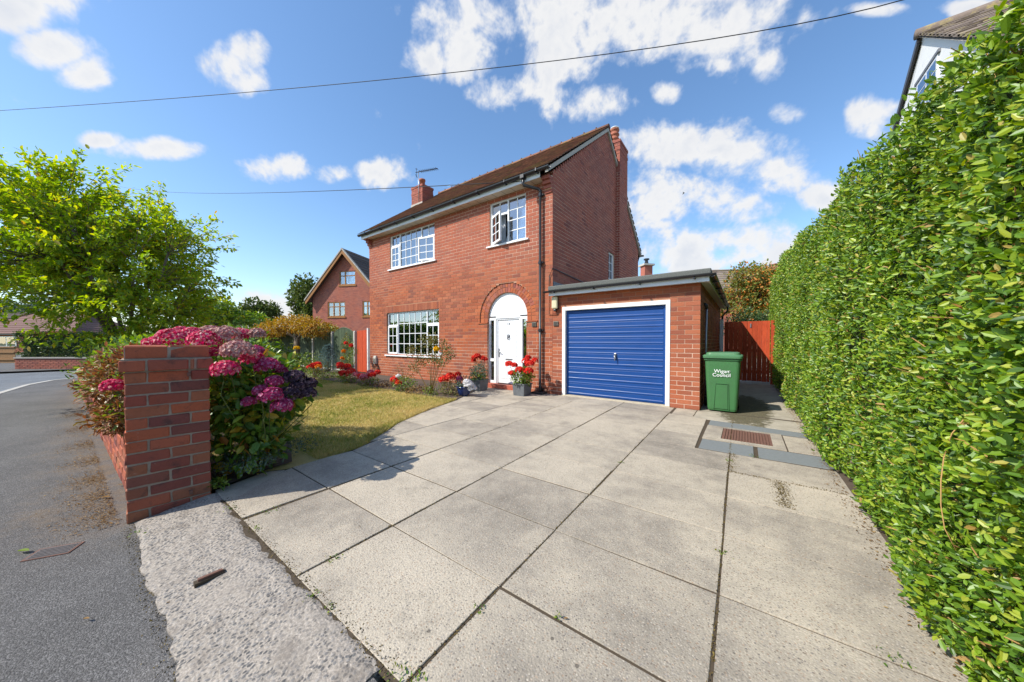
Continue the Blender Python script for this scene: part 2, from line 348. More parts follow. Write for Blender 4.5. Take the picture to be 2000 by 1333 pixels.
# asphalt
def asphalt(name, a, b, sc=130):
    m, kk, out = new_mat(name); P = pos(kk)
    vd = kk.voro(P, sc); vc = kk.voro(P, sc, 'F1', 'Color'); sp = kk.node('ShaderNodeSeparateXYZ'); kk.put(sp.inputs[0], vc)
    big = kk.noise(P, 1.3, 5, .65)
    c = kk.mix(kk.math('MULTIPLY', sp.outputs[0], sp.outputs[0]), a, b); c = kk.mix(kk.math('MULTIPLY', kk.smooth(vd, .45, .7), .6), c, (.03, .028, .027))
    c = kk.hsv(c, .5, 1, kk.math('MULTIPLY_ADD', big, .9, .55))
    c = kk.mix(kk.math('MULTIPLY', kk.smooth(kk.noise(P, .6, 6, .7), .55, .75), .35), c, (.26, .23, .20))
    sx = kk.node('ShaderNodeSeparateXYZ'); kk.put(sx.inputs[0], P)
    dirt = kk.math('MULTIPLY', kk.smooth(kk.math('ADD', sx.outputs[1], kk.math('MULTIPLY_ADD', kk.noise(P, 2.6, 6, .75), 1.7, -.95)), -.42, .16), kk.smooth(sx.outputs[0], -3.0, -4.4))
    dirt = kk.math('MULTIPLY', dirt, kk.smooth(kk.noise(P, 8, 6, .75), .38, .62))
    c = kk.mix(kk.math('MULTIPLY', dirt, .6), c, (.20, .14, .08))
    princ(kk, out, c, .88, kk.bump(vd, .6, -.005), .3); return m
MAT['asphalt'] = asphalt('footway_asphalt', (.105, .10, .095), (.23, .22, .21), 170)
MAT['road'] = asphalt('road_asphalt', (.15, .165, .18), (.26, .28, .30))
MAT['joint'] = simple('joint_soil', (.075, .055, .035), .95, .5, 30, .6, 90)
# leaves: diffuse, light through, a waxy sheen
def leaf_mat(name, stops, trans=.3, gloss=.10, rough=.38, patch=None):
    m, kk, out = new_mat(name); r = rnd(kk); P = pos(kk)
    c = kk.ramp(r, stops)
    if patch: c = kk.mix(kk.math('MULTIPLY', kk.smooth(kk.noise(P, patch[0], 3, .6), patch[1], patch[1] + .12), kk.smooth(r, 0, .8)), c, patch[2])
    c = kk.hsv(c, .5, 1, kk.math('MULTIPLY_ADD', kk.noise(P, 2.5, 2), .5, .75))
    d = kk.node('ShaderNodeBsdfDiffuse'); kk.put(d.inputs[0], c)
    t = kk.node('ShaderNodeBsdfTranslucent'); kk.put(t.inputs[0], kk.hsv(c, .49, 1.15, 1.5))
    g = kk.node('ShaderNodeBsdfGlossy'); g.inputs['Roughness'].default_value = rough; g.inputs['Color'].default_value = (.9, .95, .9, 1)
    a = kk.node('ShaderNodeMixShader'); a.inputs[0].default_value = trans; kk.l.new(d.outputs[0], a.inputs[1]); kk.l.new(t.outputs[0], a.inputs[2])
    b = kk.node('ShaderNodeMixShader'); b.inputs[0].default_value = gloss * .55; kk.l.new(a.outputs[0], b.inputs[1]); kk.l.new(g.outputs[0], b.inputs[2])
    kk.l.new(b.outputs[0], out.inputs[0]); return m
L = {}
L['privet'] = leaf_mat('privet_leaf', [(0, (.04, .10, .012)), (.3, (.10, .21, .016)), (.65, (.20, .34, .02)), (.88, (.34, .44, .03)), (.975, (.46, .48, .08)), (1, (.40, .22, .07))], .34, .07, .45)
L['tree'] = leaf_mat('cherry_leaf', [(0, (.14, .25, .025)), (.35, (.24, .37, .028)), (.7, (.35, .46, .035)), (.93, (.48, .50, .04)), (1, (.46, .32, .05))], .5, .06, .5)
L['laurel'] = leaf_mat('shrub_leaf', [(0, (.07, .16, .02)), (.5, (.18, .31, .03)), (1, (.36, .43, .07))], .3, .10, .4)
L['rust'] = leaf_mat('rusty_leaf', [(0, (.16, .09, .03)), (.4, (.28, .12, .05)), (.75, (.34, .17, .08)), (1, (.20, .2, .04))], .25, .05, .5)
L['hyd'] = leaf_mat('hydrangea_leaf', [(0, (.065, .15, .022)), (.45, (.13, .25, .03)), (.75, (.26, .34, .04)), (.9, (.50, .38, .04)), (1, (.38, .16, .04))], .3, .07, .45)
L['golden'] = leaf_mat('golden_leaf', [(0, (.30, .20, .03)), (.5, (.42, .27, .04)), (.85, (.36, .17, .05)), (1, (.22, .22, .04))], .3, .04, .5)
L['darkhedge'] = leaf_mat('dark_hedge_leaf', [(0, (.022, .055, .014)), (.6, (.05, .10, .022)), (1, (.12, .13, .03))], .2, .08, .4)
L['fartree'] = leaf_mat('far_tree_leaf', [(0, (.05, .085, .02)), (.5, (.09, .135, .03)), (1, (.16, .18, .05))], .25, .03, .5)
L['berry'] = leaf_mat('berry_shrub_leaf', [(0, (.08, .12, .02)), (.45, (.16, .19, .03)), (.68, (.26, .24, .05)), (.84, (.45, .19, .03)), (1, (.50, .15, .02))], .25, .04, .5)
L['spruce'] = leaf_mat('blue_spruce_needle', [(0, (.10, .17, .16)), (1, (.20, .29, .28))], .1, .03, .5)
L['bed'] = leaf_mat('bedding_leaf', [(0, (.06, .13, .02)), (.6, (.15, .24, .03)), (1, (.30, .33, .05))], .3, .06, .4)
L['rose'] = leaf_mat('rose_leaf', [(0, (.08, .10, .03)), (.55, (.15, .17, .05)), (1, (.30, .20, .06))], .25, .05, .45)
L['grey'] = leaf_mat('grey_green_leaf', [(0, (.07, .11, .08)), (1, (.16, .21, .14))], .2, .05, .45)
L['litter'] = leaf_mat('dead_leaf', [(0, (.11, .06, .022)), (.5, (.20, .115, .04)), (.88, (.28, .17, .07)), (1, (.42, .30, .14))], .1, .02, .6)
def petals(name, stops): L[name] = leaf_mat(name + '_petal', stops, .25, .02, .5)
petals('pink', [(0, (.46, .02, .08)), (.5, (.64, .04, .13)), (.75, (.74, .20, .26)), (1, (.74, .55, .48))])
petals('dusty', [(0, (.34, .11, .12)), (.5, (.50, .27, .25)), (1, (.64, .48, .40))])
petals('magenta', [(0, (.34, .02, .09)), (.6, (.46, .05, .16)), (1, (.55, .24, .34))])
petals('plum', [(0, (.035, .02, .032)), (.6, (.085, .045, .07)), (1, (.26, .17, .19))])
petals('redflower', [(0, (.55, .015, .012)), (.7, (.72, .04, .02)), (1, (.75, .10, .06))])
petals('pinkflower', [(0, (.60, .10, .14)), (1, (.75, .28, .30))])
petals('whiteflower', [(0, (.7, .68, .66)), (1, (.82, .8, .8))])
petals('yellowflower', [(0, (.75, .42, .01)), (1, (.80, .58, .02))])
petals('orangeflower', [(0, (.75, .20, .01)), (1, (.80, .34, .03))])
petals('grassblade', [(0, (.16, .19, .035)), (1, (.34, .30, .09))])
m, kk, out = new_mat('lawn_blade'); P = pos(kk); r = rnd(kk)
dry = kk.math('ADD', kk.math('MULTIPLY_ADD', kk.noise(P, .9, 5, .65), 1.5, -.42), kk.math('MULTIPLY_ADD', r, .5, -.2))
c = kk.ramp(dry, [(.04, (.18, .26, .035)), (.20, (.38, .37, .08)), (.40, (.60, .48, .17)), (.9, (.70, .53, .24))])
d = kk.node('ShaderNodeBsdfDiffuse'); kk.put(d.inputs[0], c); t = kk.node('ShaderNodeBsdfTranslucent'); kk.put(t.inputs[0], c)
a = kk.node('ShaderNodeMixShader'); a.inputs[0].default_value = .25; kk.l.new(d.outputs[0], a.inputs[1]); kk.l.new(t.outputs[0], a.inputs[2]); kk.l.new(a.outputs[0], out.inputs[0]); L['lawn'] = m
m, kk, out = new_mat('lawn_thatch'); P = pos(kk)
c = kk.ramp(kk.math('MULTIPLY_ADD', kk.noise(P, .9, 5, .65), 1.5, -.32), [(.06, (.14, .19, .035)), (.3, (.34, .29, .09)), (.6, (.52, .41, .18))])
princ(kk, out, kk.hsv(c, .5, 1, kk.math('MULTIPLY_ADD', kk.noise(P, 70, 4), .8, .6)), .95, kk.bump(kk.noise(P, 90, 3), .8, .01), .1); MAT['thatch'] = m

# ------------------------------------------------------------------ brickwork helpers
def chamfer(x0, x1, y0, y1, z0, z1, c):
    xs, ys, zs = (x0, x1), (y0, y1), (z0, z1); v = []; ix = {}
    for i in (0, 1):
        for j in (0, 1):
            for q in (0, 1):
                sx, sy, sz = (c if i == 0 else -c), (c if j == 0 else -c), (c if q == 0 else -c)
                ix[i, j, q, 'x'] = len(v); v.append((xs[i], ys[j] + sy, zs[q] + sz))
                ix[i, j, q, 'y'] = len(v); v.append((xs[i] + sx, ys[j], zs[q] + sz))
                ix[i, j, q, 'z'] = len(v); v.append((xs[i] + sx, ys[j] + sy, zs[q]))
    f = []; g = lambda *a: ix[a]
    for i in (0, 1):
        f.append([g(i, 0, 0, 'x'), g(i, 1, 0, 'x'), g(i, 1, 1, 'x'), g(i, 0, 1, 'x')]); f.append([g(0, i, 0, 'y'), g(1, i, 0, 'y'), g(1, i, 1, 'y'), g(0, i, 1, 'y')]); f.append([g(0, 0, i, 'z'), g(1, 0, i, 'z'), g(1, 1, i, 'z'), g(0, 1, i, 'z')])
        for j in (0, 1):
            f.append([g(i, j, 0, 'x'), g(i, j, 1, 'x'), g(i, j, 1, 'y'), g(i, j, 0, 'y')])
            f.append([g(i, 0, j, 'x'), g(i, 1, j, 'x'), g(i, 1, j, 'z'), g(i, 0, j, 'z')])
            f.append([g(0, i, j, 'y'), g(1, i, j, 'y'), g(1, i, j, 'z'), g(0, i, j, 'z')])
            for q in (0, 1): f.append([g(i, j, q, 'x'), g(i, j, q, 'y'), g(i, j, q, 'z')])
    cx, cy_, cz = (x0 + x1) / 2, (y0 + y1) / 2, (z0 + z1) / 2; ff = []
    for face in f:                                          # wind outwards
        a, b, d = (Vector(v[face[t]]) for t in (0, 1, 2)); nn = (b - a).cross(d - a)
        ctr = sum((Vector(v[t]) for t in face), Vector()) / len(face) - Vector((cx, cy_, cz))
        ff.append(tuple(face) if nn.dot(ctr) > 0 else tuple(face[::-1]))
    return v, ff
def courses(t0, t1, z0, z1, holes=(), clip=None, BL=.258, BH=.0885, J=.0125, phase=0):
    """running bond: list of (ta, tb, za, zb) with openings left free; a hole is a function za,zb -> (lo,hi) or None"""
    out = []; n = int(math.ceil((z1 - z0) / BH - 1e-6))
    for q in range(n):
        za = z0 + q * BH; zb = min(za + BH - J, z1); lo, hi = t0, t1
        if clip:
            c = clip((za + zb) / 2)
            if c is None: continue
            lo, hi = max(lo, c[0]), min(hi, c[1])
        spans = [(lo, hi)]
        for h in holes:
            r = h(za, zb)
            if not r: continue
            ns = []
            for a, b in spans:
                if r[1] <= a or r[0] >= b: ns.append((a, b)); continue
                if r[0] - a > .03: ns.append((a, r[0]))
                if b - r[1] > .03: ns.append((r[1], b))
            spans = ns
        off = (q + phase) % 2 * BL / 2
        for a, b in spans:
            i = math.floor((a - t0 - off) / BL); x = t0 + off + i * BL; cut = []
            while x < b:
                s, e = max(a, x), min(b, x + BL)
                if e - s > .001: cut.append([s, e])
                x += BL
            if len(cut) > 1 and cut[0][1] - cut[0][0] < .045: cut[1][0] = cut[0][0]; cut.pop(0)
            if len(cut) > 1 and cut[-1][1] - cut[-1][0] < .045: cut[-2][1] = cut[-1][1]; cut.pop()
            for s, e in cut:
                if zb - za > .02: out.append((s, e - (J if e < b - .002 else 0), za, zb))
    return out
def rect_hole(a, b, z0, z1): return lambda za, zb: (a, b) if zb > z0 + .03 and za < z1 - .03 else None
UNIT = None
def lay(parent, mat, sets, singles=300, name='brick', rest='brickwork', depth=.014):
    """sets: (axis, plane, sign, rects). Largest in view become objects, the rest one joined part."""
    global UNIT
    if UNIT is None: UNIT = {}
    bx = []
    for axis, plane, sign, rects in sets:
        for (a, b, za, zb) in rects:
            pr = RN.uniform(0, .0035); o = plane + sign * pr; i = plane - sign * depth
            lo, hi = min(o, i), max(o, i)
            bx.append((a, b, lo, hi, za, zb) if axis == 'x' else (lo, hi, a, b, za, zb))
    bx = np.array(bx); c = np.stack([(bx[:, 0] + bx[:, 1]) / 2, (bx[:, 2] + bx[:, 3]) / 2, (bx[:, 4] + bx[:, 5]) / 2], 1)
    s = np.stack([bx[:, 1] - bx[:, 0], bx[:, 3] - bx[:, 2], bx[:, 5] - bx[:, 4]], 1)
    px = proj_scale(c); side = np.where(s[:, 0] < .03, .75, 1.0); score = px * np.maximum(s[:, 0], s[:, 1]) * side
    order = np.argsort(-score); pick = set(order[:singles].tolist())
    if mat.name not in UNIT:
        v, f = chamfer(-.5, .5, -.5, .5, -.5, .5, .02); me = bpy.data.meshes.new(name); me.from_pydata(v, [], f); me.materials.append(mat); UNIT[mat.name] = me
    for i in pick:
        o = bpy.data.objects.new(name, UNIT[mat.name]); COL.objects.link(o)
        o.matrix_basis = Matrix.Translation(c[i]) @ Matrix.Diagonal((*s[i], 1)); par(o, parent)
    idx = [i for i in range(len(bx)) if i not in pick]
    if idx:
        b = bx[idx]; n = len(b)
        V8 = np.stack([np.stack([b[:, x], b[:, 2 + y], b[:, 4 + z]], 1) for z in (0, 1) for (x, y) in ((0, 0), (1, 0), (1, 1), (0, 1))], 1)
        F = np.array([(3, 2, 1, 0), (4, 5, 6, 7), (0, 1, 5, 4), (1, 2, 6, 5), (2, 3, 7, 6), (3, 0, 4, 7)])
        fs = (F[None] + (np.arange(n) * 8)[:, None, None]).reshape(-1, 4)
        o = link(rest, np_mesh(rest, V8.reshape(-1, 3), fs), mat, parent); o['kind'] = 'stuff'
def tube(name, pts, r, mat, parent=None, n=8): return MB().tube(pts, r, n).build(name, mat, parent, smooth=True)
def half_gutter(name, p0, p1, r, mat, parent):
    p0, p1 = Vector(p0), Vector(p1); t = (p1 - p0).normalized(); s = t.cross(Vector((0, 0, 1))).normalized(); m = MB()
    ring = lambda p, rr: [p + s * rr * math.cos(a) + Vector((0, 0, 1)) * rr * math.sin(a) for a in [math.pi + math.pi * j / 8 for j in range(9)]]
    A = ring(p0, r) + ring(p0, r * .86)[::-1]; B = ring(p1, r) + ring(p1, r * .86)[::-1]
    m.prism(A, B); return m.build(name, mat, parent)
def text(name, body, size, loc, rot, mat, parent, extrude=.002):
    cu = bpy.data.curves.new(name, 'FONT'); cu.body = body; cu.size = size; cu.extrude = extrude; cu.align_x = 'CENTER'; cu.align_y = 'CENTER'; cu.space_line = .78
    tmp = bpy.data.objects.new(name, cu); COL.objects.link(tmp); bpy.context.view_layer.update()
    me = bpy.data.meshes.new_from_object(tmp.evaluated_get(bpy.context.evaluated_depsgraph_get())); bpy.data.objects.remove(tmp); me.materials.clear(); me.materials.append(mat)
    o = bpy.data.objects.new(name, me); COL.objects.link(o); o.location = loc; o.rotation_euler = rot; o['kind'] = 'stuff'; return par(o, parent)

# ------------------------------------------------------------------ the setting: ground, footway, road, lawn, bed, drive
def sheet(name, pts, z, mat, kind='structure', parent=None):
    m = MB(); m.add([(p[0], p[1], p[2] if len(p) > 2 else z) for p in pts], [tuple(range(len(pts)))])
    o = m.build(name, mat, parent)
    if kind and parent is None: o['kind'] = kind
    return o
MAT['field'] = simple('rough_ground', (.13, .14, .05), .95, .3, 2)
sheet('ground', [(-300, -300), (300, -300), (300, 300), (-300, 300)], -.2, MAT['field'])
KERB = [(60, -2.6), (8, -2.1), (-6, -1.75), (-11, -1.45), (-15.3, -1.09), (-17.8, -.76), (-19.2, -.35), (-20.2, .6), (-20.6, 2.2), (-20.8, 6), (-20.8, 60)]
FAR = [(-27.2, 60), (-27.2, 6), (-26.6, 2.0), (-26.2, .3), (-26.5, -1.9), (-28.5, -4.5), (-34, -7), (-60, -9), (-60, -40), (60, -40)]
foot = [(60, .30), (-3.55, .30), (-3.60, .36), (-15.2, .16), (-17.0, .6), (-18.0, 2.2), (-18.2, 6), (-18.2, 60)]
sheet('footway', foot + KERB[::-1], -.062, MAT['asphalt'])
sheet('road', [(-60, -9), (-34, -7), (-28.5, -4.5), (-26.5, -1.9), (-26.2, .3), (-26.6, 2.0), (-27.2, 6), (-27.2, 60)] + KERB[::-1] + [(60, -8.5)], -.15, MAT['road'])
kb = thing('road_kerb', 'pale concrete kerb curving along the footway into the side road', 'kerb', (-15, -1.1, -.15))
for i in range(1, len(KERB) - 1):
    a, b = Vector((*KERB[i], 0)), Vector((*KERB[i + 1], 0)); n = max(1, int((b - a).length / .92)); d = (b - a) / n; nn = Vector((-d.y, d.x, 0)).normalized() * .12
    for q in range(n):
        p = a + d * q + d * .006; e = a + d * (q + 1) - d * .006
        if (p - Vector((-14, 0, 0))).length > 24: continue
        MB().hexa([p + Vector((0, 0, -.16)), e + Vector((0, 0, -.16)), e + nn + Vector((0, 0, -.16)), p + nn + Vector((0, 0, -.16)), p + Vector((0, 0, -.052)), e + Vector((0, 0, -.052)), e + nn + Vector((0, 0, -.052)), p + nn + Vector((0, 0, -.052))]).build('kerb_stone', MAT['concrete_post'], kb)
sheet('far_footway', [(-26.2, .3), (-26.6, 2), (-27.2, 6), (-27.2, 60), (-60, 60), (-60, -9), (-34, -7), (-28.5, -4.5), (-26.5, -1.9)], -.07, MAT['asphalt'])
LE = [(.69, -3.30), (1.24, -3.70), (1.65, -3.72), (1.93, -3.70), (2.18, -3.81), (3.0, -4.38), (3.87, -4.74), (4.85, -5.04), (5.4, -5.35), (6.0, -5.65), (6.83, -5.95)]   # y, x of lawn edge
def edge_x(y): return float(np.interp(y, [a for a, b in LE], [b for a, b in LE]))
lawn_pts = [(edge_x(y), y) for y in np.linspace(1.25, 4.9, 16)] + [(-18, 4.9), (-18, .35), (-15.2, .22), (-3.95, .36), (-3.80, 1.1)]
sheet('lawn', lawn_pts, .0, MAT['thatch'])
sheet('flower_bed', [(edge_x(4.85), 4.85), (edge_x(6.83), 6.84), (-18, 6.84), (-18, 4.85)], .015, MAT['soil'])
sheet('garden_soil', [(-3.66, .69), (-3.80, 1.1), (-3.85, 1.35), (-4.6, 1.6), (-8, 1.9), (-15, 2.0), (-15, .24), (-3.95, .38)], .012, MAT['soil'])
drive = sheet('driveway', [(.9, .68), (.9, 6.84), (edge_x(6.83) - .03, 6.84)] + [(edge_x(y) - .03, y) for y in np.linspace(6.7, .72, 14)] + [(-3.2, .68)], -.004, MAT['joint'])
sheet('side_passage', [(-.67, 6.7), (2.5, 6.7), (2.5, 30), (-.67, 30)], -.006, MAT['apron'])
sheet('back_garden', [(-30, 12.8), (30, 12.8), (30, 60), (-30, 60)], -.03, MAT['field'])
# hedge-foot soil
sheet('hedge_soil', [(.74, .3), (2.2, .3), (2.2, 14), (.74, 14)], .004, MAT['soil'])
sheet('asphalt_wedge', [(-1.14, .25), (.62, .25), (.62, .62), (-1.14, .66)], -.004, MAT['asphalt'])

def slab(poly, mat, z0=-.03, z1=.0, name='paving_slab', parent=None, inset=.006):
    P = [Vector((p[0], p[1], 0)) for p in poly]; c = sum(P, Vector()) / len(P)
    a, b, top = [], [], []
    tilt = (R.uniform(-.0015, .0015), R.uniform(-.0015, .0015), R.uniform(.0, .003))
    for p in P:
        d = (c - p); q = p + Vector((math.copysign(inset, d.x) if abs(d.x) > .02 else 0, math.copysign(inset, d.y) if abs(d.y) > .02 else 0, 0)); zz_ = z1 + tilt[2] + (q.x - c.x) * tilt[0] + (q.y - c.y) * tilt[1]
        a.append((q.x, q.y, z0)); b.append((q.x, q.y, zz_ - .0025)); t = q + d.normalized() * .003; top.append((t.x, t.y, zz_))
    return MB().rings([a, b, top], cap0=False).build(name, mat, parent)
ROWS = [.70, 1.295, 1.91, 2.53, 3.14, 3.77, 4.385, 5.0, 5.6, 6.22, 6.815]
COLS = [-5.70, -4.77, -3.845, -2.92, -1.985, -1.04, -.11]
for i in range(len(COLS) - 1):
    for j in range(len(ROWS) - 1):
        x0, x1, y0, y1 = COLS[i], COLS[i + 1], ROWS[j], ROWS[j + 1]
        dx = lambda y: .012 * (y - 3)                                   # the joints fan very slightly
        xs0, xs1 = x0 - dx(y0), x1 - dx(y0)
        if i == 5 and j >= 6:
            x1 = -.455
            if j >= 9: continue
        if i <= 2:
            pts = [(max(x0, edge_x(y)), y) for y in np.linspace(y0, y1, 4)]
            if all(p[0] >= x1 - .06 for p in pts): continue
            left = [(min(p[0], x1 - .03), p[1]) for p in pts]
            poly = left[::-1] + [(x1, y0), (x1, y1)]
            poly = [(x1, y0), (x1, y1)] + left[::-1]
        else: poly = [(x0 - dx(y0), y0), (x1 - dx(y0), y0), (x1 - dx(y1), y1), (x0 - dx(y1), y1)]
        if len(poly) == 4: poly = [(p[0] + R.uniform(-.004, .004), p[1] + R.uniform(-.004, .004)) for p in poly]
        slab(poly, MAT['slab'], parent=drive, inset=R.choice((.0045, .006, .0075)))
for (y0, y1) in ((.66, 1.29), (1.29, 1.905), (1.905, 2.52), (2.52, 3.15), (3.15, 3.78), (3.78, 4.40)):
    slab([(-.109 - .012 * (y0 - 3), y0), (.80, y0), (.80, y1), (-.109 - .012 * (y1 - 3), y1)], MAT['slab'], parent=drive)
slab([(-1.04, 6.22), (-.70, 6.14), (-.70, 6.80), (-1.05, 6.81)], MAT['slab'], parent=drive)
slab([(-.70, 6.12), (.80, 5.98), (.80, 6.72), (-.70, 6.80)], MAT['apron'], name='apron_slab', parent=drive)
slab([(-.445, 4.41), (.10, 4.41), (.10, 4.86), (-.445, 4.86)], MAT['blue_grey'], name='tarmac_patch', parent=drive)
slab([(.13, 4.42), (.80, 4.44), (.80, 4.86), (.13, 4.86)], MAT['blue_grey'], name='tarmac_patch', parent=drive)
slab([(-.445, 5.72), (.80, 5.68), (.80, 5.96), (-.445, 6.08)], MAT['blue_grey'], name='tarmac_patch', parent=drive)
slab([(.42, 4.88), (.80, 4.88), (.80, 5.66), (.42, 5.66)], MAT['slab'], parent=drive)
slab([(-3.66, .70), (-3.29, .70), (-3.69, 1.235), (-3.79, 1.1)], MAT['apron'], name='apron_slab', parent=drive)
# kerb slab at the mouth of the drive: a worn ramp
MAT_K = MAT['kerb']; m = MB(); nx, ny = 46, 14; gv = []
for j in range(ny + 1):
    for i in range(nx + 1):
        x = -3.60 + 2.46 * i / nx; t = j / ny; yn = .235 + .012 * math.sin(x * 5) + RN.uniform(-.012, .012) * (j == 0); yf = .695 + .015 * math.sin(x * 3.1) + .018 * math.sin(x * 17) * .5 + RN.uniform(-.012, .012) * (j == ny)
        y = yn + (yf - yn) * t; z = -.048 + .052 * min(1, t * 1.15) + RN.uniform(-.003, .003)
        z -= .004 * (j == 0) + .008 * (j == ny)
        gv.append((x, y, z))
gf = [(j * (nx + 1) + i, j * (nx + 1) + i + 1, (j + 1) * (nx + 1) + i + 1, (j + 1) * (nx + 1) + i) for j in range(ny) for i in range(nx)]
m.add(gv, gf); ring = [i for i in range(nx + 1)] + [(j + 1) * (nx + 1) + nx for j in range(ny)]
side = [gv[i] for i in ring]; m.add([*side, *[(p[0], p[1], -.09) for p in side]], [(i, i + len(side), i + 1 + len(side), i + 1) for i in range(len(side) - 1)])
ks = m.build('kerb_slab', MAT_K, None); ks['kind'] = 'structure'
# rough soil and moss in the gap between kerb slab and drive
sheet('gap_soil', [(-3.62, .63), (-1.14, .63), (-1.14, .712), (-3.35, .712)], -.0015, MAT['joint'])

# iron covers and fittings in the ground
t = thing('drain_cover', 'rusty ribbed rectangular iron drain cover set in a concrete surround by the hedge', 'drain cover', (0, 5.3, 0))
fm = MB()
for (a, b, c, d) in ((-.445, .41, 4.88, 4.99), (-.445, .41, 5.63, 5.69), (-.445, -.245, 4.99, 5.63), (.29, .41, 4.99, 5.63)): fm.box(a, b, c, d, -.03, .006)
fm.build('surround', MAT['slab'], t)
box('plate', -.242, .287, 4.993, 5.627, -.02, -.002, MAT['rust'], t)
for q in range(17): x = -.222 + q * .031; box('rib', x, x + .016, 5.02, 5.60, -.003, .007, MAT['rust'], t, .002)
t = thing('stopcock_cover', 'small worn rectangular access cover sunk into the footway near the pier', 'cover', (-3.55, -.1, -.06))
A = Matrix.Translation((-3.55, -.085, -.06)) @ Matrix.Rotation(rad(60), 4, 'Z')
def local_box(name, x0, x1, y0, y1, z0, z1, M4, mat, parent):
    m = MB().box(x0, x1, y0, y1, z0, z1); m.v = [tuple(M4 @ Vector(p)) for p in m.v]; return m.build(name, mat, parent)
MAT['cover'] = simple('cover_iron', (.13, .115, .11), .75, .3, 30, .5, 150)
local_box('lid', -.09, .09, -.055, .055, -.01, .004, A, MAT['cover'], t)
for q in range(5): local_box('tread', -.08, .08, -.045 + q * .02, -.038 + q * .02, .003, .007, A, MAT['cover'], t)
for a in ((-.1, -.09, -.065, .065), (.09, .1, -.065, .065), (-.09, .09, .055, .065), (-.09, .09, -.065, -.055)): local_box('rim', *a, -.01, .003, A, MAT['rust'], t)
A = Matrix.Translation((-2.36, .43, -.012)) @ Matrix.Rotation(rad(88), 4, 'Z')
t = thing('iron_gate_stop', 'small rusty flat iron gate stop let into the worn kerb slab', 'gate stop', (-2.36, .43, -.02))
local_box('bar', -.05, .05, -.009, .009, -.02, .016, A, MAT['rust'], t); local_box('socket', -.065, .06, -.018, .018, -.02, .003, A, MAT['joint'], t)

# ------------------------------------------------------------------ the brick gate pier and the low garden wall
PX = Matrix.Translation((-3.64, .217, 0)) @ Matrix.Rotation(-math.atan2(.045, .453), 4, 'Z')
pier = thing('gate_pier', 'square red brick gate pier with corbelled cap at the mouth of the drive', 'brick pier', (-3.85, .45, -.06))
def pbrick(x0, x1, y0, y1, z0, z1, parent, M4, mat, name='brick', c=.006):
    j = lambda: R.uniform(-.002, .002)
    v, f = chamfer(x0 + j(), x1 + j(), y0 + j(), y1 + j(), z0, z1, c)
    v = [tuple(M4 @ (Vector(p) + Vector((R.uniform(-1, 1), R.uniform(-1, 1), R.uniform(-1, 1))) * .0028)) for p in v]
    return MB().add(v, f).build(name, mat, parent)
W_ = .455; H_ = .0858; Jn = .0095
core = MB().box(-W_ + .006, -.006, .006, W_ - .006, -.1, 1.2); core.v = [tuple(PX @ Vector(p)) for p in core.v]; core.build('mortar_core', MAT['mortar_grey'], pier)
for q in range(13):
    z0 = -.06 + q * H_; z1 = z0 + H_ - Jn; h = W_ / 2
    if q % 2 == 0:      # long faces front/back: half + whole + half
        for (ya, yb) in ((0, .108), (.119, .334), (.345, W_)): pbrick(-.108, 0, ya, yb, z0, z1, pier, PX, MAT['brick_pier']); pbrick(-W_, -W_ + .108, ya, yb, z0, z1, pier, PX, MAT['brick_pier'])
        for (ya, yb) in ((0, .1), (W_ - .1, W_)): pbrick(-W_ + .119, -.119, ya, yb, z0, z1, pier, PX, MAT['brick_pier'])
    else:
        for (ya, yb) in ((0, .222), (.233, W_)): pbrick(-.108, 0, ya, yb, z0, z1, pier, PX, MAT['brick_pier']); pbrick(-W_, -W_ + .108, ya, yb, z0, z1, pier, PX, MAT['brick_pier'])
        for (ya, yb) in ((0, .1), (W_ - .1, W_)):
            pbrick(-.222, -.119, ya, yb, z0, z1, pier, PX, MAT['brick_pier']); pbrick(-W_ + .119, -.233, ya, yb, z0, z1, pier, PX, MAT['brick_pier'])
e = .024
for (ya, yb) in ((-e, .105), (.116, .332), (.343, .366), (.377, W_ + e)): pbrick(-.115, e, ya, yb, 1.058, 1.138, pier, PX, MAT['brick_pier']); pbrick(-W_ - e, -W_ + .1, ya, yb, 1.058, 1.138, pier, PX, MAT['brick_pier'])
for (ya, yb) in ((-e, .1), (W_ - .1, W_ + e)):
    pbrick(-.225, -.126, ya, yb, 1.058, 1.138, pier, PX, MAT['brick_pier']); pbrick(-W_ + .111, -.236, ya, yb, 1.058, 1.138, pier, PX, MAT['brick_pier'])
mcap = MB().box(-W_ - e + .01, e - .01, -e + .01, W_ + e - .01, 1.06, 1.146); mcap.v = [tuple(PX @ Vector(p)) for p in mcap.v]; mcap.build('mortar_bed', MAT['mortar_grey'], pier)
for q in range(6):
    xa = -W_ + q * W_ / 6 + .004; xb = xa + W_ / 6 - .008
    for (ya, yb) in ((.0, .223), (.232, W_)): pbrick(xa, xb, ya, yb, 1.146, 1.246, pier, PX, MAT['brick_pier'], 'cap_brick', .008)
core = MB().box(-W_ + .005, -.005, .005, W_ - .005, 1.14, 1.235); core.v = [tuple(PX @ Vector(p)) for p in core.v]; core.build('mortar_bed', MAT['mortar_grey'], pier)
for z in (.05, 1.0): local_box('hinge_lug', -.004, .022, .325, .345, z, z + .03, PX, MAT['rust'], pier)

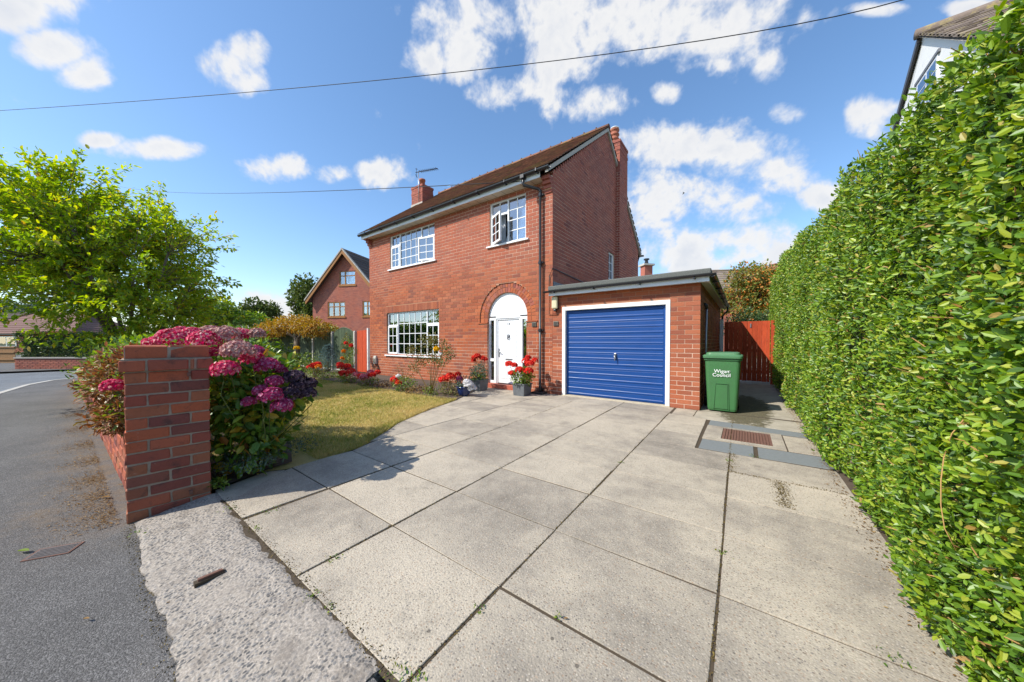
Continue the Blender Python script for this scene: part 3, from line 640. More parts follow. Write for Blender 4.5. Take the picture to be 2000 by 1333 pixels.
wall = thing('garden_wall', 'low red brick garden wall with chamfered coping along the footway', 'garden wall', (-9, .15, -.06))
wa, wb = Vector((-4.095, .272, 0)), Vector((-15.2, .085, 0)); wd = (wb - wa).normalized()
WX = Matrix.Translation(wa) @ Matrix.Rotation(math.atan2(wd.y, wd.x) - math.pi, 4, 'Z')      # local -x runs along the wall
wl = (wb - wa).length
core = MB().box(-wl, 0, .008, .205, -.1, .44); core.v = [tuple(WX @ Vector(p)) for p in core.v]; core.build('mortar_core', MAT['mortar_grey'], wall)
for q in range(6):
    z0 = -.06 + q * H_; x = -(q % 2) * .12
    if q % 2: pbrick(-.109, 0, 0, .1, z0, z0 + H_ - Jn, wall, WX, MAT['brick_pier'])
    while x > -wl + .12:
        e_ = max(x - .229, -wl); pbrick(e_, x, 0, .1, z0, z0 + H_ - Jn, wall, WX, MAT['brick_pier'], c=.005); x -= .24
x = -.05
while x > -wl + .3:
    a = [(x, -.02, .458), (x, -.02, .50), (x, .05, .555), (x, .16, .555), (x, .225, .50), (x, .225, .458)]; b = [(x - .29, p[1], p[2]) for p in a]
    mm = MB().prism([WX @ Vector(p) for p in a], [WX @ Vector(p) for p in b]); mm.build('coping_stone', MAT['coping'] if R.random() < .5 else MAT['brick_pier'], wall, bevel=.004); x -= .30

# ------------------------------------------------------------------ the house
Y0, XL, XR_, YB = 6.83, -11.80, -3.76, 14.40
house = thing('detached_house', 'two-storey red brick house with arched white front door and brown tiled roof', 'house', (-7.8, 10.6, 0))
DCX, DHW, SPR = -5.165, .655, 1.93
def arch_w(r, z): return math.sqrt(max(0, r * r - max(0, z - SPR) ** 2))
def door_hole(za, zb):
    zm = (za + zb) / 2
    if zb < 1.80: return (DCX - DHW, DCX + DHW)
    if zm > SPR + .935: return None
    h = arch_w(.935, max(SPR, za if za > SPR else SPR)); h2 = arch_w(.935, zm)
    return (DCX - h2, DCX + h2)
UL, LL, UR = (-10.43, -8.01, 3.87, 5.09), (-10.66, -7.82, .79, 2.31), (-5.73, -4.53, 3.89, 5.08)
soldier = (-10.72, -7.76, 2.312, 2.545)
fr = courses(XL, XR_, 0, 5.36, [rect_hole(*UL), rect_hole(*LL), rect_hole(*UR), rect_hole(*soldier), door_hole], BL=.245, BH=.092)
ridge_y, ridge_z, SL = 10.5, 8.34, .777
def rake(z):
    d = (ridge_z - .14 - z) / SL
    if d <= 0: return None
    return (ridge_y - d, ridge_y + d)
GW = (10.72, 11.31, 2.55, 4.35)
gb = courses(Y0, YB, 2.124, 8.25, [rect_hole(*GW), lambda a, b: (11.45, 12.35)], clip=rake, BL=.245, BH=.092)
ch_y = courses(XR_, XR_ + .13, 2.124, 7.8, BL=.13); ch_x = courses(11.45, 12.35, 2.124, 7.8, BL=.258, phase=1)
lay(house, MAT['brick'], [('x', Y0, -1, fr)], 250)
lay(house, MAT['brick_dark'], [('y', XR_, 1, gb), ('x', 11.45, -1, ch_y), ('y', XR_ + .13, 1, ch_x)], 50, rest='gable_brickwork')
for q in range(13):                       # soldier course over the bay window
    xa = soldier[0] + q * (soldier[1] - soldier[0]) / 13
    for r2 in range(3):
        xs = xa + r2 * (soldier[1] - soldier[0]) / 39; box('soldier_brick', xs, xs + .0665, Y0 - .002, Y0 + .012, 2.318, 2.54, MAT['brick'], house)
# mortar body of the walls
def backing(name, axis, plane, sign, t0, t1, z0, z1, holes, parent, mat, thick=.24, clip=None):
    ts = sorted({t0, t1, *[h[0] for h in holes], *[h[1] for h in holes]}); zs = sorted({z0, z1, *[h[2] for h in holes], *[h[3] for h in holes]}); m = MB()
    ts = [t for t in ts if t0 <= t <= t1]; zs = [z for z in zs if z0 <= z <= z1]
    for a, b in zip(ts, ts[1:]):
        for c, d in zip(zs, zs[1:]):
            tm, zm = (a + b) / 2, (c + d) / 2
            if any(h[0] < tm < h[1] and h[2] < zm < h[3] for h in holes): continue
            p = sorted((plane, plane - sign * thick))
            m.box(a, b, *p, c, d) if axis == 'x' else m.box(*p, a, b, c, d)
    return m, (lambda: m.build(name, mat, parent))
PB = Y0 + .0035
m, fin = backing('wall', 'x', PB, -1, XL + .006, XR_ - .006, -.05, 5.36, [UL, LL, UR, (DCX - .935, DCX + .935, 1.80, SPR + .935), (DCX - DHW, DCX + DHW, -.1, 1.80)], house, MAT['mortar'])
for q in range(32):
    za = 1.80 + q * (SPR + .935 - 1.80) / 32; zb = za + (SPR + .935 - 1.80) / 32; h = arch_w(.935, zb) if zb > SPR else .935
    if h < .93: m.box(DCX - .935, DCX - h, PB, PB + .24, za, zb); m.box(DCX + h, DCX + .935, PB, PB + .24, za, zb)
fin()
# recessed arch of two rings of headers
def wedge(r0, r1, a0, a1, y, name='arch_brick'):
    P = lambda r, a, yy: (DCX + r * math.cos(a), yy, SPR + r * math.sin(a))
    return MB().hexa([P(r0, a0, y + .05), P(r1, a0, y + .05), P(r1, a1, y + .05), P(r0, a1, y + .05), P(r0, a0, y), P(r1, a0, y), P(r1, a1, y), P(r0, a1, y)]).build(name, MAT['brick_dark'] if R.random() < .45 else MAT['brick'], house)
YA = Y0 + .026
for (r0, r1, n) in ((.66, .785, 27), (.797, .925, 31)):
    for q in range(n):
        g = .006 / r1; wedge(r0, r1, math.pi * q / n + g, math.pi * (q + 1) / n - g, YA)
for s in (-1, 1):
    for (r0, r1) in ((.66, .785), (.797, .925)):
        x = sorted((DCX + s * r0, DCX + s * r1)); box('arch_brick', *x, YA, YA + .05, 1.805, SPR - .006, MAT['brick'], house)
    x = sorted((DCX + s * .645, DCX + s * .99)); box('impost', *x, Y0 - .022, Y0 + .05, 1.775, 1.80, MAT['brick'], house)
mm = MB(); n = 48
for q in range(n):
    a0, a1 = math.pi * q / n, math.pi * (q + 1) / n
    P = lambda r, a, yy: (DCX + r * math.cos(a), yy, SPR + r * math.sin(a))
    mm.hexa([P(.657, a0, YA + .2), P(.93, a0, YA + .2), P(.93, a1, YA + .2), P(.657, a1, YA + .2), P(.657, a0, YA + .008), P(.93, a0, YA + .008), P(.93, a1, YA + .008), P(.657, a1, YA + .008)])
for s in (-1, 1): x = sorted((DCX + s * .657, DCX + s * .93)); mm.box(*x, YA + .008, YA + .2, 1.80, SPR)
mm.build('arch_mortar', MAT['mortar'], house)
# gable, rear and far walls
def poly_wall(name, x, th, mat, parent, hole=None):
    pts = [(Y0 + .26, -.05), (YB, -.05), (YB, 5.2), (ridge_y, 8.12), (Y0 + .26, 5.24)]
    if hole is None: return MB().prism([(x, *p) for p in pts], [(x - th, *p) for p in pts]).build(name, mat, parent)
    m = MB(); a, b, c, d = hole; top = lambda y: 8.2 - abs(y - ridge_y) * SL - .06
    ys = [Y0 + .26, a, b, 11.45, YB]
    def pr(y0, y1, z0, tops):
        pl = [(y0, z0), (y1, z0)] + tops; m.prism([(x, *p) for p in pl], [(x - th, *p) for p in pl])
    pr(Y0 + .012, a, -.05, [(a, top(a)), (ridge_y, top(ridge_y)), (Y0 + .012, top(Y0 + .012))]) if a > ridge_y else None
    pr(a, b, -.05, [(b, c), (a, c)]); pr(a, b, d, [(b, top(b)), (a, top(a))]); pr(b, YB, -.05, [(YB, top(YB)), (b, top(b))])
    return m.build(name, mat, parent)
poly_wall('gable_wall', XR_ - .0035, .22, MAT['mortar'], house, GW)
poly_wall('far_gable_wall', XL + .23, .23, MAT['brick'], house)
box('rear_wall', XL + .24, XR_ - .24, YB - .2, YB - .004, -.05, 5.2, MAT['brick'], house)
box('chimney_breast', XR_ - .004, XR_ + .1265, 11.4535, 12.342, 0, 7.85, MAT['mortar'], house)
# corbelled kneelers at the eaves
for xx in (XR_, XL):
    s = -1 if xx == XR_ else 1
    kn = MB()
    for q in range(4):
        x = sorted((xx, xx + s * .2)); kn = MB().box(*x, Y0 - .03 - .055 * q, Y0 + .02, 4.86 + q * .0885, 4.86 + q * .0885 + .079); kn.build('kneeler_brick', MAT['brick_dark'], house)
    x = sorted((xx + s * .004, xx + s * .19)); box('kneeler_mortar', *x, Y0 - .05, Y0 + .02, 4.93, 5.24, MAT['mortar'], house)

def glazing(parent, axis_y, x0, x1, z0, z1, nx, nz, bar=.022, fr=.0, tf=None):
    """a pane with its glazing bars, front face at axis_y"""
    T = (lambda m: m) if tf is None else (lambda m: (setattr(m, 'v', [tuple(tf @ Vector(p)) for p in m.v]), m)[1])
    T(MB().box(x0, x1, axis_y + .018, axis_y + .024, z0, z1)).build('pane', MAT['glass'], parent)
    for i in range(1, nx):
        x = x0 + (x1 - x0) * i / nx; T(MB().box(x - bar / 2, x + bar / 2, axis_y + .008, axis_y + .0175, z0, z1)).build('glazing_bar', MAT['upvc'], parent)
    for i in range(1, nz):
        z = z0 + (z1 - z0) * i / nz; T(MB().box(x0, x1, axis_y + .010, axis_y + .0170, z - bar / 2, z + bar / 2)).build('glazing_bar', MAT['upvc'], parent)
def sash(parent, y, x0, x1, z0, z1, nx, nz, wd=.055, name='casement', th=.05, tf=None):
    m = MB()
    m.box(x0, x1, y, y + th, z0, z0 + wd); m.box(x0, x1, y, y + th, z1 - wd, z1); m.box(x0, x0 + wd, y, y + th, z0 + wd, z1 - wd); m.box(x1 - wd, x1, y, y + th, z0 + wd, z1 - wd)
    if tf is not None: m.v = [tuple(tf @ Vector(p)) for p in m.v]
    o = m.build(name, MAT['upvc'], parent, bevel=.004)
    glazing(parent, y, x0 + wd, x1 - wd, z0 + wd, z1 - wd, nx, nz, tf=tf)
    return o
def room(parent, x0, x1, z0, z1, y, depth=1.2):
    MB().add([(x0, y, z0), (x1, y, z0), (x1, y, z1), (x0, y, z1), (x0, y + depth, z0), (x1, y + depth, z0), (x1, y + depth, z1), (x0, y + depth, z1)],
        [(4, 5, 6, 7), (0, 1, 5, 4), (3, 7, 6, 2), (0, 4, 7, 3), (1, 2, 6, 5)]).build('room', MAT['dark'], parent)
def curtain(parent, x0, x1, z0, z1, y, mat):
    n = int((x1 - x0) / .02); v = []; f = []
    for i in range(n + 1):
        x = x0 + (x1 - x0) * i / n; yy = y + .025 * math.sin(i * 1.3) + .01 * math.sin(i * .37)
        v += [(x, yy, z0), (x, yy, z1)]
    f = [(2 * i, 2 * i + 2, 2 * i + 3, 2 * i + 1) for i in range(n)]
    MB().add(v, f).build('curtain', mat, parent, smooth=True)
def window(rect, mids, label, top=.30, open_right=0, ncol=4, right_open=False):
    x0, x1, z0, z1 = rect; y = Y0 + .05; fw = .05
    m = MB(); m.box(x0, x1, y, y + .07, z0, z0 + fw); m.box(x0, x1, y, y + .07, z1 - fw, z1); m.box(x0, x0 + fw, y, y + .07, z0 + fw, z1 - fw); m.box(x1 - fw, x1, y, y + .07, z0 + fw, z1 - fw)
    for q in mids: m.box(q - fw / 2, q + fw / 2, y + .002, y + .068, z0 + fw, z1 - fw)
    w = m.build('window', MAT['upvc'], house, bevel=.004); w['label'] = label
    MB().box(x0 - .09, x1 + .09, Y0 - .055, Y0 + .07, z0 - .045, z0 - .002).build('sill', MAT['upvc'], w, bevel=.006)
    room(w, x0, x1, z0, z1, y + .10)
    return w, y, fw
w, y, fw = window(UL, (-9.90, -8.72), 'white three-part first-floor window over the bay side')
zt = 5.09 - .40
for (a, b) in ((-10.38, -9.925), (-8.695, -8.06)):
    glazing(w, y + .01, a, b, zt + .03, 5.04, 2, 1); MB().box(a, b, y + .003, y + .065, zt - .02, zt + .03).build('transom', MAT['upvc'], w)
sash(w, y - .02, -10.40, -9.91, 3.905, zt - .02, 2, 3)
glazing(w, y + .01, -9.875, -8.745, 3.92, 5.04, 4, 4)
tf = Matrix.Translation((-8.055, y - .02, 0)) @ Matrix.Rotation(rad(12), 4, 'Z') @ Matrix.Translation((8.055, -(y - .02), 0))
sash(w, y - .02, -8.72, -8.055, 3.905, zt - .02, 2, 3, tf=tf)
curtain(w, -10.4, -10.1, 3.9, 5.05, y + .2, MAT['curtain']); curtain(w, -8.4, -8.05, 3.9, 5.05, y + .2, MAT['curtain'])
w, y, fw = window(LL, (-10.06, -8.46), 'white wide ground-floor window behind the rose bush')
zt = 2.31 - .46
for (a, b) in ((-10.61, -10.085), (-8.435, -7.87)):
    glazing(w, y + .01, a, b, zt + .03, 2.26, 2, 1); MB().box(a, b, y + .003, y + .065, zt - .02, zt + .03).build('transom', MAT['upvc'], w)
    sash(w, y - .02, a - .02, b + .02, .825, zt - .02, 2, 3)
glazing(w, y + .01, -10.035, -8.485, .84, 2.26, 5, 4)
curtain(w, -10.6, -10.25, .8, 2.26, y + .22, MAT['curtain']); curtain(w, -8.2, -7.87, .8, 2.26, y + .22, MAT['curtain'])
w, y, fw = window(UR, (-5.13,), 'white first-floor window with its left casement open')
zt = 5.08 - .37
glazing(w, y + .01, -5.68, -5.155, zt + .03, 5.03, 2, 1); MB().box(-5.68, -5.155, y + .003, y + .065, zt - .02, zt + .03).build('transom', MAT['upvc'], w)
tf = Matrix.Translation((-5.69, y - .02, 0)) @ Matrix.Rotation(rad(-27), 4, 'Z') @ Matrix.Translation((5.69, -(y - .02), 0))
sash(w, y - .02, -5.69, -5.15, 3.925, zt - .02, 2, 3, tf=tf)
glazing(w, y + .01, -5.105, -4.58, 3.94, 5.03, 2, 4)
curtain(w, -5.10, -4.58, 3.9, 5.05, y + .16, MAT['curtain']); curtain(w, -5.68, -5.36, 3.9, 5.05, y + .2, MAT['curtain'])
MB().add([(-5.35, y + .14, 3.93), (-5.02, y + .14, 3.93), (-5.04, y + .15, 4.1), (-5.17, y + .16, 4.34), (-5.29, y + .15, 4.12)], [(0, 1, 2, 3, 4)]).build('curtain', MAT['curtain'], w)
# small side window in the gable
gx = XR_ - .05
m = MB(); a, b, c, d = GW
m.box(gx - .06, gx, a, a + .07, c, d); m.box(gx - .06, gx, b - .07, b, c, d); m.box(gx - .06, gx, a + .07, b - .07, d - .07, d); m.box(gx - .06, gx, a + .07, b - .07, c, c + .07)
gw = m.build('window', MAT['upvc'], house); gw['label'] = 'narrow white landing window in the side gable'
box('pane', gx - .035, gx - .03, a + .07, b - .07, c + .07, d - .07, MAT['glass'], gw); box('glazing_bar', gx - .028, gx - .015, (a + b) / 2 - .012, (a + b) / 2 + .012, c + .07, d - .07, MAT['upvc'], gw)
for q in range(1, 6): z = c + .07 + (d - c - .14) * q / 6; box('glazing_bar', gx - .0275, gx - .016, a + .07, b - .07, z - .012, z + .012, MAT['upvc'], gw)
box('room', gx - .6, gx - .2, a - .1, b + .1, c, d, MAT['dark'], gw)

# front door, side lights, boarded tympanum
yf = Y0 + .075
ds = MB()
for (a, b, c, d) in ((-5.82, -5.775, .12, 1.93), (-4.555, -4.51, .12, 1.93), (-5.64, -5.565, .12, 1.93), (-4.765, -4.69, .12, 1.93), (-5.775, -5.64, 1.86, 1.93), (-4.69, -4.555, 1.86, 1.93), (-5.565, -4.765, 1.90, 1.97), (-5.775, -5.64, .12, .19), (-4.69, -4.555, .12, .19), (-5.775, -5.64, .72, .80), (-4.69, -4.555, .72, .80)): ds.box(a, b, yf, yf + .07, c, d)
dsf = ds.build('door_surround', MAT['upvc'], house, bevel=.004)
box('door_jamb', -5.562, -5.535, yf + .02, yf + .075, .12, 1.895, MAT['upvc'], dsf); box('door_jamb', -4.795, -4.768, yf + .02, yf + .075, .12, 1.895, MAT['upvc'], dsf); box('door_jamb', -5.535, -4.795, yf + .02, yf + .075, 1.865, 1.895, MAT['upvc'], dsf)
for (a, b) in ((-5.775, -5.64), (-4.69, -4.555)):
    box('side_light', a, b, yf + .035, yf + .04, .80, 1.86, MAT['glass'], dsf); box('side_light', a, b, yf + .035, yf + .04, .19, .72, MAT['glass'], dsf)
box('hall', -5.82, -4.51, yf + .12, yf + .5, .1, 1.9, MAT['dark'], dsf)
door = box('front_door', -5.53, -4.80, yf + .045, yf + .09, .135, 1.86, MAT['upvc'], house, .003); door['label'] = 'white six-panel front door with dark knocker and number 14'
for (a, b, c, d) in ((-5.43, -5.22, 1.44, 1.66), (-5.11, -4.90, 1.44, 1.66), (-5.43, -5.22, .88, 1.36), (-5.11, -4.90, .88, 1.36), (-5.43, -5.22, .27, .70), (-5.11, -4.90, .27, .70)):
    mm = MB(); q = [(a, c), (b, c), (b, d), (a, d)]; r3 = [(a + .03, c + .03), (b - .03, c + .03), (b - .03, d - .03), (a + .03, d - .03)]; r2 = [(a + .018, c + .018), (b - .018, c + .018), (b - .018, d - .018), (a + .018, d - .018)]
    yy = yf + .045; mm.rings([[(p[0], yy - .001, p[1]) for p in q], [(p[0], yy - .012, p[1]) for p in q], [(p[0], yy - .004, p[1]) for p in r2], [(p[0], yy - .010, p[1]) for p in r3]]).build('door_panel', MAT['upvc'], door)
box('letterbox', -5.27, -5.04, yf + .033, yf + .046, .775, .815, MAT['metal'], door, .003)
text('house_number', '14', .11, (-5.165, yf + .040, 1.745), (rad(90), 0, 0), MAT['lead'], door)
kn = MB(); kn.lathe((0, 0, 0), [(.0, -.012), (.045, -.01), (.05, 0), (.03, .02), (0, .022)], 12); kn.v = [(-5.165 + p[0], yf + .044 - p[2], 1.42 + p[1]) for p in kn.v]; kn.build('knocker', MAT['lead'], door, True)
tube('knocker_ring', [(-5.165 + .035 * math.cos(a), yf + .026, 1.385 + .055 * math.sin(a)) for a in [math.pi * 2 * q / 12 for q in range(13)]], .009, MAT['lead'], door, 6)
box('handle_plate', -5.505, -5.475, yf + .033, yf + .045, .84, 1.08, MAT['lead'], door, .004); tube('handle', [(-5.49, yf + .035, .99), (-5.49, yf - .01, .99), (-5.42, yf - .015, .985), (-5.385, yf - .015, .965)], .010, MAT['metal'], door)
box('doorstep', -5.80, -4.53, Y0 - .10, yf + .02, 0, .12, MAT['step_red'], house, .008)
for q in range(6):
    za, zb = 1.973 + q * .105, 1.973 + (q + 1) * .105 - .005; r = .654; pts = []
    lo = [arch_w(r, za + (zb - za) * t / 6) for t in range(7)]
    if lo[0] < .05: continue
    left = [(DCX - h, za + (zb - za) * t / 6) for t, h in enumerate(lo)]; right = [(DCX + h, z) for (x, z), h in zip(left, lo)]
    pl = left[::-1] + right
    MB().prism([(x, yf + .03, z) for x, z in pl], [(x, yf + .004 + (.008 if True else 0), z) for x, z in pl]).build('cladding_board', MAT['upvc'], house)
mm = MB(); n = 24
mm.prism([(DCX + .656 * math.cos(math.pi * q / n), yf + .06, SPR + .03 + .62 * math.sin(math.pi * q / n)) for q in range(n + 1)], [(DCX + .656 * math.cos(math.pi * q / n), yf + .035, SPR + .03 + .62 * math.sin(math.pi * q / n)) for q in range(n + 1)]); mm.build('tympanum', MAT['upvc'], house)

# eaves: soffit, fascia, gutter, downpipe
box('soffit', XL - .08, XR_ - .21, 6.575, Y0 + .02, 5.165, 5.18, MAT['soffit'], house)
for q in range(26):
    x = XL + q * .302; box('soffit_groove', x, x + .006, 6.58, Y0 - .002, 5.1625, 5.166, MAT['black_hole'], house)
box('fascia', XL - .08, XR_ - .20, 6.55, 6.574, 5.155, 5.30, MAT['fascia'], house)
half_gutter('gutter', (XL - .15, 6.49, 5.31), (XR_ + .10, 6.49, 5.31), .062, MAT['black_plastic'], house)
for q in range(9): x = XL + .35 + q * .93; box('gutter_bracket', x, x + .03, 6.42, 6.56, 5.235, 5.262, MAT['black_plastic'], house); box('gutter_bracket', x, x + .03, 6.42, 6.435, 5.235, 5.33, MAT['black_plastic'], house)
box('gutter_outlet', -4.44, -4.34, 6.425, 6.555, 5.215, 5.30, MAT['black_plastic'], house)
tube('swan_neck', [(-4.39, 6.49, 5.24), (-4.39, 6.49, 5.10), (-4.37, 6.50, 5.06), (-4.10, 6.72, 4.98), (-4.06, 6.75, 4.94), (-4.06, 6.75, 4.86)], .036, MAT['black_plastic'], house, 10)
tube('downpipe', [(-4.06, 6.75, 4.90), (-4.06, 6.75, .10), (-4.06, 6.72, .04)], .034, MAT['black_plastic'], house, 12)
for z in (4.84, 3.2, 1.55, .10): MB().lathe((-4.06, 6.75, z), [(.034, -.04), (.044, -.04), (.044, .04), (.034, .04)], 12).build('pipe_collar', MAT['black_plastic'], house); box('pipe_clip', -4.13, -3.99, 6.76, 6.83, z - .02, z + .02, MAT['black_plastic'], house)
box('gully', -4.22, -3.90, 6.58, 6.82, -.02, .045, MAT['black_hole'], house)
# roof: plain tiles in courses
def tiled(x0, x1, y0, z0, y1, z1, tw, gauge, mat, parent, name='roof_tiles', thick=.016, axis='x', up=(0, 0, 1), jit=.006, bow=0):
    ln = math.hypot(y1 - y0, z1 - z0); dy, dz = (y1 - y0) / ln, (z1 - z0) / ln; ny_, nz_ = -dz, dy
    if nz_ < 0: ny_, nz_ = -ny_, -nz_
    nr = int(ln / gauge); vv = []; n = 0
    for r in range(nr):
        x = x0 - (r % 2) * tw / 2
        while x < x1:
            a, b = max(x, x0), min(x + tw - .004, x1)
            if b - a > .03:
                s0 = r * gauge - .012; s1 = min(s0 + gauge * 1.5, ln + .02); l0 = .018 + RN.uniform(0, jit); l1 = .004
                q = []
                for (h) in (0, thick):
                    for (xx, s, l) in ((a, s0, l0), (b, s0, l0), (b, s1, l1), (a, s1, l1)): q.append((xx, y0 + dy * s + ny_ * (l + h), z0 + dz * s + nz_ * (l + h)))
                vv.append(q); n += 1
            x += tw
    F = np.array([(3, 2, 1, 0), (4, 5, 6, 7), (0, 1, 5, 4), (1, 2, 6, 5), (2, 3, 7, 6), (3, 0, 4, 7)])
    V8 = np.array(vv).reshape(-1, 3)
    if axis == 'y': V8 = V8[:, [1, 0, 2]]
    o = link(name, np_mesh(name, V8, (F[None] + (np.arange(n) * 8)[:, None, None]).reshape(-1, 4)), mat, parent); o['kind'] = 'stuff'; return o
tiled(XL - .14, XR_ + .075, 6.47, 5.33, ridge_y, ridge_z, .168, .102, MAT['tile'], house)
m = MB(); m.add([(XL - .13, 6.50, 5.31), (XR_ + .06, 6.50, 5.31), (XR_ + .06, ridge_y, ridge_z - .03), (XL - .13, ridge_y, ridge_z - .03), (XL - .13, 14.75, 5.05), (XR_ + .06, 14.75, 5.05)], [(0, 1, 2, 3), (3, 2, 5, 4)])
m.build('roof_underlay', MAT['tile'], house)
tiled(XL - .14, XR_ + .075, 14.75, 5.10, ridge_y, ridge_z, .168, .14, MAT['tile'], house)
for q in range(19):
    x = XL - .14 + q * .435; a = [(x, ridge_y + .11 * math.cos(t), ridge_z - .02 + .11 * math.sin(t)) for t in [math.pi * j / 8 for j in range(9)]]
    MB().prism(a, [(p[0] + .428, p[1], p[2]) for p in a]).build('ridge_tile', MAT['tile'], house)
    box('ridge_joint', x - .02, x + .015, ridge_y - .06, ridge_y + .06, ridge_z + .06, ridge_z + .115, MAT['tile'], house)
for (ya, za, yb, zb) in ((6.50, 5.30, ridge_y, ridge_z - .02), (14.72, 5.07, ridge_y, ridge_z - .02)):
    MB().hexa([(XR_ - .02, ya, za - .11), (XR_ + .055, ya, za - .11), (XR_ + .055, yb, zb - .12), (XR_ - .02, yb, zb - .12), (XR_ - .02, ya, za), (XR_ + .055, ya, za), (XR_ + .055, yb, zb), (XR_ - .02, yb, zb)]).build('verge', MAT['verge'], house)
half_gutter('rear_gutter', (XR_ - .5, 14.80, 5.05), (XR_ + .14, 14.80, 5.05), .06, MAT['black_plastic'], house); tube('rear_downpipe', [(XR_ - .05, 14.75, 5.0), (XR_ - .05, 14.48, 4.7), (XR_ - .05, 14.48, 0)], .034, MAT['black_plastic'], house)
# chimney stacks
def stack(x0, x1, y0, y1, z0, z1, label):
    s = box('chimney', x0 + .006, x1 - .006, y0 + .006, y1 - .006, z0, z1, MAT['mortar_grey'], house); s['label'] = label
    f1 = courses(x0, x1, z0, z1); g1 = courses(y0, y1, z0, z1, phase=1)
    lay(s, MAT['brick_dark'], [('x', y0, -1, f1), ('y', x1, 1, g1), ('y', x0, -1, g1)], 0, rest='stack_brickwork')
    for (e, za, zb) in ((.012, z1 - .27, z1 - .19), (.02, z1 - .002, z1 + .085)): box('stack_band', x0 - e, x1 + e, y0 - e, y1 + e, za, zb, MAT['brick_dark'], s)
    box('flaunching', x0 + .06, x1 - .06, y0 + .06, y1 - .06, z1 + .085, z1 + .13, MAT['mortar_grey'], s); return s
s = stack(-4.22, -3.63, 11.45, 12.35, 7.3, 8.32, 'brick chimney on the near gable with a ribbed terracotta pot')
MB().lathe((-3.92, 11.75, 8.44), [(.13, 0), (.14, .04), (.125, .06), (.125, .14), (.16, .16), (.16, .20), (.13, .22), (.13, .30), (.165, .32), (.165, .36), (.135, .38), (.135, .46), (.165, .48), (.165, .53), (.12, .56)], 16).build('chimney_pot', MAT['terracotta'], s, True)
MB().lathe((-3.92, 11.75, 9.0), [(.16, 0), (.15, .03), (.09, .07), (.01, .08)], 14).build('pot_cowl', MAT['paint_white'], s, True)
s = stack(-12.28, -11.52, 9.15, 9.75, 6.7, 8.12, 'square brick chimney stack at the far end of the roof')
MB().lathe((-11.9, 9.45, 8.24), [(.12, 0), (.12, .28), (.14, .29), (.14, .36), (.11, .36)], 14).build('chimney_pot', MAT['terracotta'], s, True)
box('lead_flashing', -12.30, -11.50, 9.12, 9.155, 7.1, 7.42, MAT['verge'], s)
ae = thing('tv_aerial', 'thin television aerial fixed to the far chimney stack', 'aerial', (-11.75, 9.1, 8.0))
tube('mast', [(-11.72, 9.10, 7.45), (-11.72, 9.10, 8.78)], .016, MAT['metal'], ae)
tube('boom', [(-11.85, 9.05, 8.74), (-10.75, 9.35, 8.70)], .016, MAT['cable'], ae)
for q in range(10): x = -11.6 + q * .09; y = 9.12 + q * .0245; tube('director', [(x - .03, y + .11, 8.74 - .004 * q), (x + .03, y - .11, 8.73 - .004 * q)], .012, MAT['cable'], ae, 5)
for z in (-.12, .12): tube('reflector', [(-11.80, 9.00, 8.74 + z), (-11.86, 9.16, 8.74 + z * 1.6)], .009, MAT['cable'], ae, 5); tube('reflector', [(-11.82, 9.08, 8.74), (-11.84, 9.08, 8.74 + z * 1.7)], .009, MAT['cable'], ae, 5)

# ------------------------------------------------------------------ the garage
GX1, GY1 = -.67, 12.66
gar = thing('garage', 'flat-roofed brick garage with blue up-and-over door joined to the house', 'garage', (-2.2, 9.7, 0))
GO = (-3.495, -1.175, -.1, 2.085)
gf_ = courses(XR_ + .004, GX1, 0, 2.36, [rect_hole(*GO)]); gs_ = courses(Y0 + .016, GY1, 0, 2.36, phase=1)
lay(gar, MAT['brick'], [('x', Y0, -1, gf_), ('y', GX1, 1, gs_)], 300)
m, fin = backing('wall', 'x', PB, -1, XR_ + .004, GX1 - .0035, -.05, 2.36, [GO], gar, MAT['mortar'], .2); m.box(GX1 - .21, GX1 - .0035, PB + .2, GY1 - .01, -.05, 2.36); m.box(XR_, GX1 - .21, GY1 - .2, GY1 - .01, -.05, 2.36); fin()
df = MB(); ydf = Y0 - .012
df.box(-3.495, -3.415, ydf, ydf + .12, 0, 2.085); df.box(-1.255, -1.175, ydf, ydf + .12, 0, 2.085); df.box(-3.415, -1.255, ydf, ydf + .12, 2.0, 2.085); df.build('door_frame', MAT['paint_white'], gar, bevel=.004)
gd = box('garage_door', -3.41, -1.26, Y0 + .075, Y0 + .09, .03, 1.995, MAT['blue'], gar); gd['label'] = 'blue ribbed up-and-over garage door'
z = .05; q = 0
while z < 1.96:
    h = min((.125, .125, .10)[q % 3], 1.985 - z); yy = Y0 + .073; d = .011 if q % 3 != 2 else .007
    pr = [(yy, z), (yy - d, z + .005), (yy - d, z + .030), (yy - d * .5, z + .040), (yy - d * .38, z + h - .012), (yy - .002, z + h - .003), (yy, z + h)]
    MB().prism([(-3.36, *p) for p in pr], [(-1.31, *p) for p in pr]).build('door_rib', MAT['blue'], gd); z += h; q += 1
for (a, b) in ((-3.408, -3.365), (-1.305, -1.262)): box('door_edge', a, b, Y0 + .055, Y0 + .0745, .035, 1.99, MAT['blue'], gd)
box('handle_plate', -2.275, -2.235, Y0 + .035, Y0 + .055, .90, 1.02, MAT['metal'], gd, .004); tube('handle', [(-2.255, Y0 + .04, .985), (-2.255, Y0 + .0, .985), (-2.255, Y0 - .005, .90), (-2.25, Y0 + .0, .865)], .011, MAT['metal'], gd)
box('threshold', -3.5, -1.17, Y0 - .03, Y0 + .12, -.01, .022, MAT['coping'], gar)
box('roof_deck', XR_ + .02, GX1 + .14, 6.66, GY1 + .1, 2.37, 2.47, MAT['felt'], gar)
